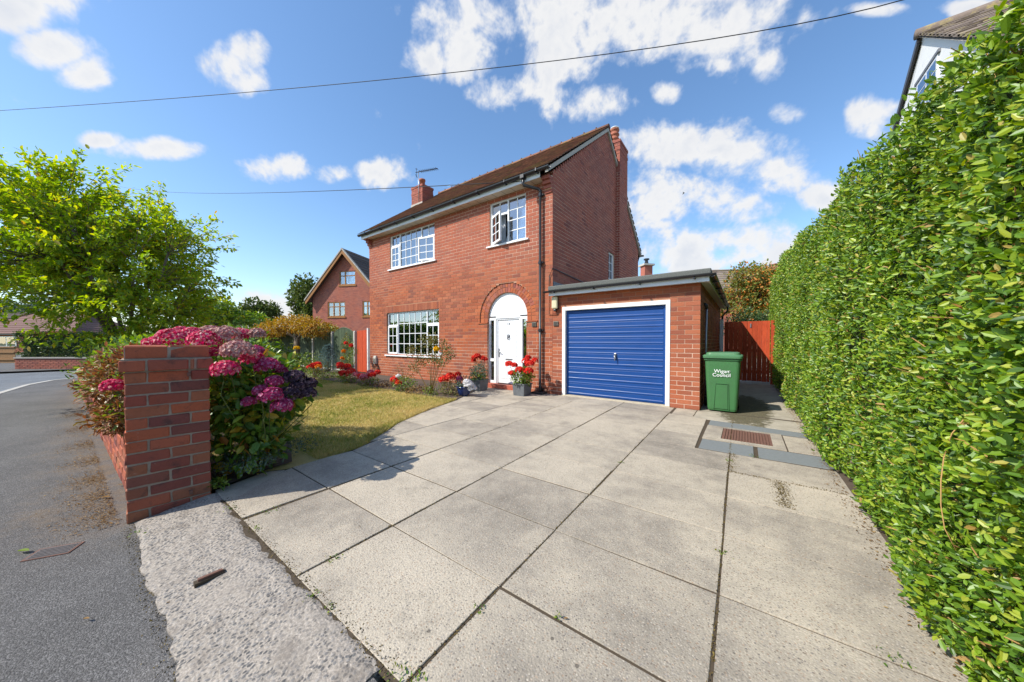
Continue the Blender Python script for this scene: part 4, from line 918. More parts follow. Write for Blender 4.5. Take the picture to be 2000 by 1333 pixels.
mm = MB(); mm.box(XR_ + .0, GX1 + .18, 6.60, 6.70, 2.465, 2.57); mm.box(GX1 + .08, GX1 + .18, 6.70, GY1 + .1, 2.465, 2.555); mm.build('felt_kerb', MAT['felt'], gar, bevel=.02)
box('fascia', XR_ + .0, GX1 + .15, 6.645, 6.665, 2.345, 2.47, MAT['fascia'], gar); box('fascia', GX1 + .13, GX1 + .15, 6.666, GY1 + .1, 2.34, 2.45, MAT['soffit'], gar)
box('soffit', XR_ + .02, GX1 + .13, 6.666, Y0 + .02, 2.362, 2.369, MAT['soffit'], gar); box('soffit', GX1 - .02, GX1 + .13, Y0 + .02, GY1 + .1, 2.362, 2.369, MAT['soffit'], gar)
half_gutter('gutter', (XR_ - .10, 6.59, 2.455), (GX1 + .26, 6.59, 2.47), .042, MAT['black_plastic'], gar)
half_gutter('gutter', (GX1 + .205, 6.57, 2.455), (GX1 + .205, GY1 + .12, 2.43), .05, MAT['black_plastic'], gar)
for q in range(4): x = XR_ + .15 + q * .95; box('gutter_bracket', x, x + .03, 6.54, 6.65, 2.40, 2.42, MAT['black_plastic'], gar)
for q in range(6): y = 7.1 + q * .95; box('gutter_bracket', GX1 + .14, GX1 + .26, y, y + .03, 2.385, 2.405, MAT['black_plastic'], gar)
tube('rear_swan_neck', [(GX1 + .2, 12.62, 2.42), (GX1 + .2, 12.62, 2.28), (GX1 + .06, 12.62, 2.1), (GX1 + .06, 12.62, 0)], .034, MAT['black_plastic'], gar)
tube('overflow_pipe', [(XR_ - .07, 6.78, 2.45), (XR_ - .07, 6.80, 2.85), (XR_ + .02, 6.79, 3.02), (XR_ + .035, 6.9, 3.02), (XR_ + .035, 8.6, 2.95)], .012, MAT['black_plastic'], gar, 6)
tube('conduit', [(XR_ - .09, 6.80, 2.6), (XR_ - .09, 6.80, 1.93), (XR_ + .14, 6.80, 1.93)], .010, MAT['terracotta'], gar, 6)
box('step_flashing', XR_ + .001, XR_ + .014, 6.86, 8.6, 2.5, 2.72, MAT['lead'], gar)
tube('grey_waste_pipe', [(GX1 + .045, 7.45, .16), (GX1 + .045, 7.45, 1.93)], .022, MAT['metal'], gar); tube('pipe_head', [(GX1 + .045, 7.45, 1.93), (GX1 + .04, 7.44, 2.0), (GX1, 7.44, 2.03)], .03, MAT['black_plastic'], gar); tube('pipe_foot', [(GX1 + .045, 7.45, 0), (GX1 + .045, 7.45, .18)], .03, MAT['black_plastic'], gar)
lm = thing('wall_lamp', 'cream oblong bulkhead lamp on the brick between downpipe and garage door', 'wall lamp', (-3.66, 6.8, 2.2))
box('backplate', -3.73, -3.59, 6.80, 6.828, 2.04, 2.33, MAT['black_plastic'], lm, .01); box('diffuser', -3.735, -3.585, 6.72, 6.80, 2.05, 2.34, MAT['cream'], lm, .03); box('sensor', -3.69, -3.63, 6.74, 6.81, 1.99, 2.04, MAT['black_plastic'], lm, .01)
for x, lab in ((-4.27, 'small dark vent block in the brick just left of the downpipe'), (-3.66, 'small dark vent block in the brick below the wall lamp')):
    v_ = thing('wall_vent', lab, 'vent', (x, Y0, 1.7), 'vent blocks beside the downpipe')
    box('frame', x - .065, x + .065, Y0 - .03, Y0 + .005, 1.645, 1.755, MAT['vent'], v_, .006)
    for q in range(3): box('louvre', x - .05, x + .05, Y0 - .038, Y0 - .028, 1.66 + q * .03, 1.675 + q * .03, MAT['black_hole'], v_)

# ------------------------------------------------------------------ wheelie bin
def rrect(cx, cy_, w, d, r, z, n=4):
    pts = []
    for (sx, sy, a0) in ((1, 1, 0), (-1, 1, 90), (-1, -1, 180), (1, -1, 270)):
        for q in range(n + 1):
            a = rad(a0 + 90 * q / n); pts.append((cx + sx * (w / 2 - r) + r * math.cos(a), cy_ + sy * (d / 2 - r) + r * math.sin(a), z))
    return pts
bn = thing('wheelie_bin', 'green plastic wheelie bin standing beside the garage corner', 'wheelie bin', (-.33, 7.15, 0))
bx_, by_ = -.325, 7.12
MB().rings([rrect(bx_, by_ + .02, .44, .46, .05, .02), rrect(bx_, by_ + .02, .455, .48, .05, .06), rrect(bx_, by_ + .01, .535, .56, .06, .86), rrect(bx_, by_ + .01, .54, .565, .06, .93), rrect(bx_, by_ + .01, .575, .60, .06, .935), rrect(bx_, by_ + .01, .575, .60, .06, .985)]).build('body', MAT['bin'], bn, bevel=.004)
MB().rings([rrect(bx_, by_ + .0, .60, .64, .06, .975), rrect(bx_, by_, .605, .645, .06, 1.02), rrect(bx_, by_ + .01, .57, .60, .07, 1.035), rrect(bx_, by_ + .01, .53, .54, .08, 1.035), rrect(bx_, by_ + .01, .50, .52, .08, 1.072), rrect(bx_, by_ + .01, .44, .46, .09, 1.08)]).build('lid', MAT['bin_lid'], bn, bevel=.004)
yf_ = lambda z: by_ - .2225 - (z - .06) * .0625          # front face, leaning out
def strip(x0, z0, x1, z1, w=.012, dp=.010, name='moulding', mat='bin'):
    d = Vector((x1 - x0, 0, z1 - z0)).normalized(); n_ = Vector((-d.z, 0, d.x)) * w / 2; q = []
    for off in (.006, -dp):
        for (x, z, s) in ((x0, z0, 1), (x1, z1, 1), (x1, z1, -1), (x0, z0, -1)): q.append((x + s * n_.x, yf_(z) + off, z + s * n_.z))
    MB().hexa([q[i] for i in (4, 5, 6, 7, 0, 1, 2, 3)]).build(name, MAT[mat], bn)
strip(-.455, .05, -.425, .52); strip(-.225, .05, -.235, .52); strip(-.425, .52, -.235, .52)
mm = MB(); mm.hexa([(-.44, yf_(.06) + .006, .06), (-.24, yf_(.06) + .006, .06), (-.246, yf_(.5) + .006, .5), (-.415, yf_(.5) + .006, .5), (-.44, yf_(.06) - .006, .06), (-.24, yf_(.06) - .006, .06), (-.246, yf_(.5) - .006, .5), (-.415, yf_(.5) - .006, .5)]); mm.build('front_panel', MAT['bin'], bn)
text('council_lettering', 'Wigan\nCouncil', .088, (-.335, yf_(.70) - .006, .705), (rad(90 - 3), 0, 0), MAT['bin_text'], bn, .0015)
tube('lettering_leaf', [(-.225, yf_(.735) - .007, .715), (-.225, yf_(.735) - .008, .755), (-.205, yf_(.75) - .008, .758), (-.205, yf_(.75) - .008, .738), (-.218, yf_(.735) - .008, .733)], .0035, MAT['bin_text'], bn, 5)
for x in (-.55, -.10):
    wv = MB(); wv.lathe((0, 0, 0), [(.02, -.025), (.09, -.025), (.1, -.015), (.1, .015), (.09, .025), (.02, .025)], 18); wv.v = [(x + p[2], by_ + .27 + p[1], .1 + p[0]) for p in wv.v]; wv.build('wheel', MAT['black_plastic'], bn, True)
tube('axle', [(-.55, by_ + .27, .1), (-.10, by_ + .27, .1)], .012, MAT['metal'], bn); tube('handle', [(-.55, by_ + .36, .98), (-.10, by_ + .36, .98)], .015, MAT['bin'], bn)
for x in (-.52, -.15): box('handle_bracket', x - .02, x + .02, by_ + .28, by_ + .365, .965, .995, MAT['bin'], bn)

# ------------------------------------------------------------------ gates and fences
def boards(parent, x0, x1, y, z0, z1, w, mat, ztop=None, gap=.004, th=.018, name='board'):
    x = x0
    while x < x1 - .02:
        e = min(x + w - gap, x1); zt = z1 if ztop is None else ztop((x + e) / 2)
        MB().box(x, e, y + R.uniform(-.003, .003), y + th, z0 + R.uniform(-.008, .008), zt).build(name, mat, parent, bevel=.003); x += w
g1 = thing('side_gate', 'red stained boarded side gate between the garage and the privet hedge', 'gate', (0, 12.25, 0))
boards(g1, -.53, .60, 12.2, .07, 1.89, .118, MAT['red_plank'])
for z in (.3, .95, 1.65): box('rail', -.53, .59, 12.22, 12.26, z, z + .09, MAT['red_plank'], g1)
MB().hexa([(-.50, 12.225, .39), (-.40, 12.225, .39), (.55, 12.225, 1.64), (.45, 12.225, 1.64), (-.50, 12.255, .39), (-.40, 12.255, .39), (.55, 12.255, 1.64), (.45, 12.255, 1.64)]).build('brace', MAT['red_plank'], g1)
box('latch', .12, .15, 12.18, 12.2, 1.70, 1.82, MAT['lead'], g1)
gp = box('gate_post', -.655, -.555, 12.15, 12.25, -.05, 1.98, MAT['fascia'], None, .006); tag(gp, 'white painted post between the garage wall and the red side gate', 'post')
box('gate_post_right', .62, .72, 12.19, 12.29, -.05, 1.9, MAT['red_plank'], g1)
g2 = thing('tall_red_gate', 'tall red stained boarded gate at the far left corner of the house', 'gate', (-12.4, 6.9, 0))
boards(g2, -12.86, -11.99, 6.88, .04, 1.73, .105, MAT['red_plank'], lambda x: 1.71 + .025 * (x + 12.8), th=.022)
for z in (.3, 1.4): box('rail', -12.86, -11.99, 6.905, 6.94, z, z + .09, MAT['red_plank'], g2)
gp = box('gate_post', -11.975, -11.90, 6.80, 6.90, -.05, 1.79, MAT['paint_white'], None, .005); tag(gp, 'slim white post where the tall red gate meets the house corner', 'post')
FP = [(-12.97 - 1.9 * q, 6.86 - .012 * q) for q in range(5)]
fence = thing('garden_fence', 'green slatted fence of arched panels between concrete posts, left of the red gate', 'fence', (-16.5, 6.85, 0))
for q, (x, y) in enumerate(FP):
    MB().rings([rrect(x, y, .11, .11, .012, -.05), rrect(x, y, .11, .11, .012, 1.66), rrect(x, y, .07, .07, .012, 1.71)]).build('fence_post', MAT['concrete_post'], fence)
    if q < 4:
        a, b = x - 1.9 + .06, x - .06
        arch = lambda xx: 1.62 + .24 * math.sin(math.pi * min(1, max(0, (xx - a) / (b - a))))
        fp = tube('panel', [(a + (b - a) * j / 12, y, arch(a + (b - a) * j / 12) + .005) for j in range(13)], .02, MAT['green_plank'], fence, 6)
        boards(fp, a, b, y - .01, .08, 0, .062, MAT['green_plank'], lambda xx: arch(xx) - .01, .009, .014, 'slat')
        for z in (.25, .95, 1.5): box('rail', a, b, y + .006, y + .03, z, z + .05, MAT['green_plank'], fp)
        box('gravel_board', a, b, y - .012, y + .02, -.02, .075, MAT['concrete_post'], fp)

# ------------------------------------------------------------------ neighbouring houses
def xf_mb(m, M4): m.v = [tuple(M4 @ Vector(p)) for p in m.v]; return m
def at_cam(u, D, z=0):
    p = EYE + (np.array([CF[0], CF[1], 0]) / math.hypot(CF[0], CF[1])) * D + CR * (u - 1000) / FPX * D
    return Vector((p[0], p[1], z))
def gframe(u, D, turn=0): return Matrix.Translation(at_cam(u, D)) @ Matrix.Rotation(YAW + rad(turn), 4, 'Z')    # local x right, local y away
nbh = thing('neighbour_house', 'tall red brick gabled house with brown framed windows beyond the fence', 'house', at_cam(677, 27))
NX = gframe(677, 27, -12); hw, ev, ap = 3.32, 5.0, 8.75
NW = [(-1.82, -.10, 3.35, 4.62), (-.65, .92, 6.0, 7.2), (1.55, 2.9, 3.35, 4.62)]
BHn, BLn = .1, .29
br = courses(-hw, hw, -.1, 8.7, [rect_hole(*q) for q in NW], clip=lambda z: (-hw, hw) if z < ev - .1 else (-(ap - z) / (ap - ev) * hw, (ap - z) / (ap - ev) * hw) if z < ap - .1 else None, BL=.24, BH=.08, J=.012)
b = np.array(br); n = len(b); V8 = np.stack([np.stack([b[:, x], np.full(n, y), b[:, 2 + z]], 1) for z in (0, 1) for (x, y) in ((0, 0.), (1, 0.), (1, .02), (0, .02))], 1).reshape(-1, 3)
M3 = np.array(NX); V8 = V8 @ M3[:3, :3].T + M3[:3, 3]
F6 = np.array([(3, 2, 1, 0), (4, 5, 6, 7), (0, 1, 5, 4), (1, 2, 6, 5), (2, 3, 7, 6), (3, 0, 4, 7)])
o = link('brickwork', np_mesh('brickwork', V8, (F6[None] + (np.arange(n) * 8)[:, None, None]).reshape(-1, 4)), MAT['brick_nb'], nbh); o['kind'] = 'stuff'
pl = [(-hw + .01, -.1), (hw - .01, -.1), (hw - .01, ev), (0, ap - .05), (-hw + .01, ev)]
xf_mb(MB().prism([(p[0], .30, p[1]) for p in pl], [(p[0], 9, p[1]) for p in pl]), NX).build('wall', MAT['brick_nb'], nbh)
mz = MB()
for (a, b_, zz0, zz1) in courses(-hw + .01, hw - .01, -.1, 8.7, [rect_hole(*q) for q in NW], clip=lambda z: (-hw, hw) if z < ev - .1 else (-(ap - z) / (ap - ev) * hw, (ap - z) / (ap - ev) * hw) if z < ap - .1 else None, BL=20, BH=.08, J=0): mz.box(a, b_, .012, .2, zz0, zz1)
xf_mb(mz, NX).build('mortar', MAT['mortar_grey'], nbh)['kind'] = 'stuff'
for s in (-1, 1):
    xf_mb(MB().hexa([(s * .0, -.45, ap + .05), (s * (hw + .35), -.45, ev - .35), (s * (hw + .35), 9.3, ev - .35), (s * .0, 9.3, ap + .05), (s * .0, -.45, ap + .2), (s * (hw + .38), -.45, ev - .22), (s * (hw + .38), 9.3, ev - .22), (s * .0, 9.3, ap + .2)]), NX).build('roof', MAT['tile_dark'], nbh)
    for q in range(14):                                        # interlocking tile courses with pale cloaked verge
        t0, t1 = q / 14, (q + 1) / 14; X = lambda t: s * (hw + .4) * t; Z = lambda t: ap + .21 + (ev - .22 - ap - .2) * t
        xf_mb(MB().hexa([(X(t0), -.50, Z(t0) - .10), (X(t1), -.50, Z(t1) - .10), (X(t1), -.30, Z(t1) - .10), (X(t0), -.30, Z(t0) - .10), (X(t0 + .004), -.50, Z(t0) + .03), (X(t1 - .004), -.50, Z(t1) + .05), (X(t1 - .004), -.30, Z(t1) + .05), (X(t0 + .004), -.30, Z(t0) + .03)]), NX).build('verge_tile', MAT['verge'], nbh)
        if s > 0: xf_mb(MB().hexa([(X(t0), -.3, Z(t0)), (X(t1), -.3, Z(t1) + .01), (X(t1), 9.3, Z(t1) + .01), (X(t0), 9.3, Z(t0)), (X(t0), -.3, Z(t0) + .02), (X(t1), -.3, Z(t1) + .08), (X(t1), 9.3, Z(t1) + .08), (X(t0), 9.3, Z(t0) + .02)]), NX).build('tile_course', MAT['tile_dark'], nbh)
    xf_mb(MB().hexa([(0, -.46, ap - .22), (s * (hw + .3), -.46, ev - .58), (s * (hw + .3), -.40, ev - .58), (0, -.40, ap - .22), (0, -.46, ap + .08), (s * (hw + .34), -.46, ev - .32), (s * (hw + .34), -.40, ev - .32), (0, -.40, ap + .08)]), NX).build('bargeboard', MAT['wood_brown'], nbh)
for (a, b_, c, d), lab in zip(NW, ('brown framed three-light window above the fence', 'brown framed attic window in the gable', 'brown framed window cut off by the house corner')):
    m = MB(); y0_, y1_ = .03, .09
    m.box(a, b_, y0_, y1_, c, c + .09); m.box(a, b_, y0_, y1_, d - .09, d); m.box(a, a + .09, y0_, y1_, c, d); m.box(b_ - .09, b_, y0_, y1_, c, d); mids = (a + (b_ - a) / 3, a + 2 * (b_ - a) / 3) if d < 5 else (a + .55,)
    for q in mids: m.box(q - .045, q + .045, y0_ - .002, y1_ + .002, c, d)
    m.box(a, b_, y0_ + .004, y1_ - .004, d - .45, d - .38)
    wn = xf_mb(m, NX).build('window', MAT['wood_brown'], nbh); wn['label'] = lab
    xf_mb(MB().box(a + .05, b_ - .05, .065, .07, c + .05, d - .05), NX).build('pane', MAT['glass'], wn); xf_mb(MB().box(a - .06, b_ + .06, -.06, .03, c - .1, c), NX).build('sill', MAT['wood_brown'], wn); xf_mb(MB().box(a, b_, .2, .25, c, d), NX).build('room', MAT['dark'], wn)
# bungalow with hipped brown roof at the far left
bg_ = thing('bungalow', 'bungalow with a brown hipped tile roof across the road on the left', 'bungalow', at_cam(60, 40))
BX = gframe(60, 40)
def hip(x0, x1, y0, y1, z0, z1, M4, mat, parent, rl, rr, n=11, ym=None):
    ym = (y0 + y1) / 2 if ym is None else ym; A = [Vector((x0, y0, z0)), Vector((x1, y0, z0)), Vector((rr, ym, z1)), Vector((rl, ym, z1))]
    B = [Vector((x1, y0, z0)), Vector((x1, y1, z0)), Vector((rr, ym, z1)), Vector((rr, ym, z1))]; C_ = [Vector((x0, y1, z0)), Vector((x0, y0, z0)), Vector((rl, ym, z1)), Vector((rl, ym, z1))]
    for face in (A, B, C_):
        for q in range(n):
            t0, t1 = q / n, (q + 1) / n; a0, b0 = face[0].lerp(face[3], t0), face[1].lerp(face[2], t0); a1, b1 = face[0].lerp(face[3], t1), face[1].lerp(face[2], t1); lift = Vector((0, 0, .07)); lo = Vector((0, 0, .01))
            xf_mb(MB().hexa([a0, b0, b1, a1, a0 + lift, b0 + lift, b1 + lo, a1 + lo]), M4).build('tile_course', mat, parent)
    xf_mb(MB().add([(x0, y0, z0 - .02), (x1, y0, z0 - .02), (x1, y1, z0 - .02), (x0, y1, z0 - .02)], [(0, 1, 2, 3)]), M4).build('soffit', MAT['fascia'], parent)
    for p, q in ((A[0], A[3]), (A[1], A[2]), (A[3], A[2])): xf_mb(MB().tube([p + Vector((0, 0, .07)), q + Vector((0, 0, .06))], .11, 6), M4).build('hip_tile', mat, parent)
hip(-9, 6.3, -1, 8, 2.2, 5.0, BX, MAT['tile_brown'], bg_, -4.6, 3.0)
xf_mb(MB().box(-8.6, 5.9, -.6, 7.6, -.1, 2.18), BX).build('wall', MAT['brick_nb'], bg_); xf_mb(MB().box(-9, 6.3, -1.02, -.98, 2.05, 2.2), BX).build('fascia', MAT['black_plastic'], bg_)
wn = xf_mb(MB().box(-3.2, -.8, -.66, -.6, .6, 1.9), BX).build('window', MAT['upvc'], bg_); xf_mb(MB().box(-3.1, -2.05, -.67, -.662, .7, 1.8), BX).build('pane', MAT['glass'], wn); xf_mb(MB().box(-1.95, -.9, -.67, -.662, .7, 1.8), BX).build('pane', MAT['glass'], wn)
bg2 = thing('dark_roofed_house', 'low house with a dark pantile roof behind the bungalow on the far left', 'house', at_cam(-30, 52))
BX2 = gframe(-30, 52); hip(-12, 8.5, -1, 8, 3.4, 6.1, BX2, MAT['tile_dark'], bg2, -8, 7.5); xf_mb(MB().box(-11, 7.4, 0, 7, -.1, 3.4), BX2).build('wall', MAT['brick_nb'], bg2)
# roofs behind the garage
r1 = thing('rear_house', 'house with mossy tiled roof and stone-capped chimney seen over the garage', 'house', at_cam(1220, 40))
RX = gframe(1220, 40, 10)
for q in range(10):
    t0, t1 = q / 10, (q + 1) / 10; y0_, z0_, y1_, z1_ = 3 * t0, 7.2 + 2.7 * t0, 3 * t1, 7.2 + 2.7 * t1
    for c_ in range(18): xa = -4 + c_ * .42; xf_mb(MB().hexa([(xa, y0_, z0_), (xa + .40, y0_, z0_), (xa + .40, y1_, z1_), (xa, y1_, z1_), (xa, y0_, z0_ + .08), (xa + .40, y0_, z0_ + .08), (xa + .40, y1_, z1_ + .01), (xa, y1_, z1_ + .01)]), RX).build('roof_tile', MAT['tile_grey'], r1)
xf_mb(MB().box(-4, 3.5, .2, 6, 0, 7.2), RX).build('wall', MAT['brick_nb'], r1); xf_mb(MB().add([(-4, 3, 9.9), (3.5, 3, 9.9), (3.5, 6, 7.2), (-4, 6, 7.2)], [(0, 1, 2, 3)]), RX).build('roof_back', MAT['tile_grey'], r1)
xf_mb(MB().box(3.45, 4.55, 1.2, 2.2, 0, 11.15), RX).build('chimney', MAT['brick_nb'], r1); xf_mb(MB().box(3.25, 4.75, 1.0, 2.4, 11.15, 11.38), RX).build('chimney_cap', MAT['concrete_post'], r1)
xf_mb(MB().lathe((4.0, 1.7, 11.38), [(.24, 0), (.24, .35), (.2, .4), (.2, .6), (.36, .6), (.36, .75), (.1, .8)], 10), RX).build('cowl', MAT['black_plastic'], r1); xf_mb(MB().lathe((1.2, 3.0, 9.8), [(.2, 0), (.2, .9), (.1, .95)], 10), RX).build('chimney_pot', MAT['terracotta'], r1)
r2_ = thing('gabled_rear_house', 'brick house with lichened tile roof and white bargeboard beyond the berry shrub', 'house', at_cam(1460, 30))
QX = gframe(1398, 30, -8)
xf_mb(MB().box(-.2, 9, .3, 6.5, 0, 6.0), QX).build('wall', MAT['brick_nb'], r2_)
for q in range(10):
    t0, t1 = q / 10, (q + 1) / 10; y0_, z0_, y1_, z1_ = 3.2 * t0, 5.9 + 2.55 * t0, 3.2 * t1, 5.9 + 2.55 * t1
    for c_ in range(24): xa = -.55 + c_ * .40; xf_mb(MB().hexa([(xa, y0_, z0_), (xa + .385, y0_, z0_), (xa + .385, y1_, z1_), (xa, y1_, z1_), (xa, y0_, z0_ + .08), (xa + .385, y0_, z0_ + .08), (xa + .385, y1_, z1_ + .01), (xa, y1_, z1_ + .01)]), QX).build('roof_tile', MAT['tile_grey'], r2_)
g_ = [(.3, 5.95), (6.3, 5.95), (3.25, 8.35)]; xf_mb(MB().prism([(-.2, *p) for p in g_], [(8.9, *p) for p in g_]), QX).build('gable', MAT['brick_nb'], r2_)
for (a, b_) in ((-.05, 3.22), (6.55, 3.22)): xf_mb(MB().hexa([(-.62, a, 5.72), (-.56, a, 5.72), (-.56, b_, 8.28), (-.62, b_, 8.28), (-.62, a, 5.95), (-.56, a, 5.95), (-.56, b_, 8.52), (-.62, b_, 8.52)]), QX).build('bargeboard', MAT['paint_white'] if a < 1 else MAT['black_plastic'], r2_)
xf_mb(MB().add([(-.55, 3.2, 8.5), (9, 3.2, 8.5), (9, 6.6, 5.8), (-.55, 6.6, 5.8)], [(0, 1, 2, 3)]), QX).build('roof_back', MAT['tile_grey'], r2_); xf_mb(MB().tube([(-.6, 3.2, 8.5), (9, 3.2, 8.5)], .12, 6), QX).build('ridge', MAT['tile_grey'], r2_)
xf_mb(MB().box(6.6, 7.5, 2.8, 3.6, 8, 9.0), QX).build('chimney', MAT['brick_nb'], r2_)
# white rendered house beyond the hedge
wh = thing('white_house', 'white rendered gabled house with grey tiled roof rising above the hedge', 'house', (6, 14.4, 0))
ay, az_, wx = 14.37, 9.95, 4.0
pl = [(10.2, 0), (18.5, 0), (18.5, 6.3), (ay, az_), (10.2, 6.75)]
MB().prism([(wx, *p) for p in pl], [(wx + 7, *p) for p in pl]).build('wall', MAT['render_white'], wh)
tiled(wx - .12, wx + 7, 9.75, 6.46, ay, az_ + .08, .30, .26, MAT['tile_grey'], wh, thick=.05, jit=.03)
MB().add([(wx - .1, 9.8, 6.4), (wx + 7, 9.8, 6.4), (wx + 7, ay, az_ + .04), (wx - .1, ay, az_ + .04), (wx - .1, 18.9, 6.0), (wx + 7, 18.9, 6.0)], [(0, 1, 2, 3), (3, 2, 5, 4)]).build('roof_underlay', MAT['verge'], wh)
tube('ridge', [(wx - .14, ay, az_ + .12), (wx + 7, ay, az_ + .12)], .13, MAT['tile_grey'], wh)
MB().hexa([(wx - .1, ay, az_ - .16), (wx - .05, ay, az_ - .16), (wx - .05, 18.8, 5.95), (wx - .1, 18.8, 5.95), (wx - .1, ay, az_ + .04), (wx - .05, ay, az_ + .04), (wx - .05, 18.8, 6.1), (wx - .1, 18.8, 6.1)]).build('bargeboard', MAT['black_plastic'], wh)
wn = box('window', wx - .03, wx + .02, 13.35, 14.6, 7.4, 8.75, MAT['upvc'], wh); box('pane', wx - .034, wx - .031, 13.43, 13.94, 7.48, 8.67, MAT['glass'], wn); box('pane', wx - .034, wx - .031, 14.02, 14.52, 7.48, 8.67, MAT['glass'], wn)
for q in range(1, 4): box('glazing_bar', wx - .04, wx - .035, 13.43, 14.52, 7.48 + q * .3, 7.5 + q * .3, MAT['upvc'], wn)
box('lintel', wx - .05, wx, 13.25, 14.7, 8.75, 8.83, MAT['lead'], wn)

# across the road on the left: low wall, timber fence, lamp post
lw = thing('roadside_wall', 'low old brick wall below the dark hedge across the road', 'wall', at_cam(95, 15.5, -.07))
LX = gframe(95, 15.6, 2)
xf_mb(MB().box(-1.55, 2.2, .012, .2, -.1, .44), LX).build('core', MAT['mortar_grey'], lw)
for q in range(6):
    x = -1.6 - (q % 2) * .12
    while x < 2.2:
        if x + .23 > -1.6: pbrick(max(x, -1.6), x + .228, 0, .1, -.07 + q * .085, -.07 + q * .085 + .075, lw, LX, MAT['brick_nb'], c=.008)
        x += .24
xf_mb(MB().box(-1.62, 2.25, -.03, .23, .442, .50), LX).build('coping', MAT['concrete_post'], lw)
tf_ = thing('timber_fence', 'short bare timber fence at the far left edge', 'fence', at_cam(5, 20, -.1)); TX = gframe(5, 20)
for q in range(14): xf_mb(MB().box(-1.4 + q * .155, -1.25 + q * .155, 0, .02, -.1, .95), TX).build('board', MAT['timber'], tf_)
for z in (.1, .55, .88): xf_mb(MB().box(-1.4, .76, -.04, -.002, z, z + .08), TX).build('rail', MAT['timber'], tf_)
lp = thing('lamp_post', 'thin dark street pole standing among the far trees on the left', 'lamp post', at_cam(73, 44)); xf_mb(MB().tube([(0, 0, 0), (0, 0, 6.4)], [.11, .08], 8), gframe(73, 44)).build('column', MAT['black_plastic'], lp); xf_mb(MB().lathe((0, 0, 6.4), [(.08, 0), (.2, .1), (.2, .3), (.05, .4)], 8), gframe(73, 44)).build('lantern', MAT['metal'], lp)
sh = thing('garden_shed', 'low shed with flat grey felt roof behind the hydrangea', 'shed', at_cam(500, 17)); SX = gframe(500, 17)
xf_mb(MB().box(-2.0, 1.9, 0, 2.4, -.1, 1.75), SX).build('wall', MAT['green_plank'], sh); xf_mb(MB().box(-2.2, 2.1, -.25, 2.6, 1.75, 1.86), SX).build('roof', MAT['felt'], sh); xf_mb(MB().box(-2.2, 2.1, -.27, -.252, 1.66, 1.86), SX).build('fascia', MAT['timber'], sh)
# overhead wires
def wire(pts, r, name, label): tag(tube(name, pts, r, MAT['cable'], None, 5), label, 'cable')
def sag(a, b, s, n=24): a, b = Vector(a), Vector(b); return [a.lerp(b, q / n) - Vector((0, 0, 4 * s * (q / n) * (1 - q / n))) for q in range(n + 1)]
def at_px(u, v, D): d = CF + CR * (u - 1000) / FPX + CU * (677.9 - v) / FPX; return EYE + d * D
wa_, wm_, wb_ = at_px(-350, 236, 26), at_px(800, 151, 13.5), at_px(1900, -70, 8.0)
wp = []
for q in range(31):
    t = q / 30 * 2 - 1; wp.append(tuple(wm_ * (1 - t * t) + wa_ * (t * t - t) / 2 + wb_ * (t * t + t) / 2))
wire(wp, .014, 'overhead_cable', 'thick dark overhead cable crossing the sky above the roof')
wire(sag(at_px(230, 364, 40), (-4.45, 6.56, 5.20), .55), .011, 'telephone_wire', 'thin telephone wire running from the far left to the house eaves')
bd = thing('bird', 'tiny dark bird flying against the cloud right of the chimney', 'bird', at_px(1335, 378, 45)); bp = Vector(at_px(1335, 378, 45))
MB().tube([bp + Vector((-.12, 0, -.14)), bp + Vector((-.03, 0, 0)), bp + Vector((.05, .02, .10)), bp + Vector((.07, .02, .16))], [.02, .06, .055, .02], 6).build('body', MAT['black_plastic'], bd)
for s in (-1, 1): MB().add([bp, bp + Vector((.04, s * .04, .1)), bp + Vector((.1 * s, s * .28, .14)), bp + Vector((.02, s * .34, .02))], [(0, 1, 2, 3)]).build('wing', MAT['black_plastic'], bd)
tp = thing('meter_box', 'small grey stone-coloured box low on the wall beside the white gate post', 'box', (-11.4, 6.8, .4)); MB().rings([rrect(-11.38, 6.79, .2, .09, .02, .42), rrect(-11.38, 6.79, .2, .09, .02, .66), rrect(-11.38, 6.80, .14, .06, .02, .73)]).build('casing', MAT['concrete_post'], tp); box('lid', -11.45, -11.31, 6.735, 6.748, .45, .62, MAT['vent'], tp)

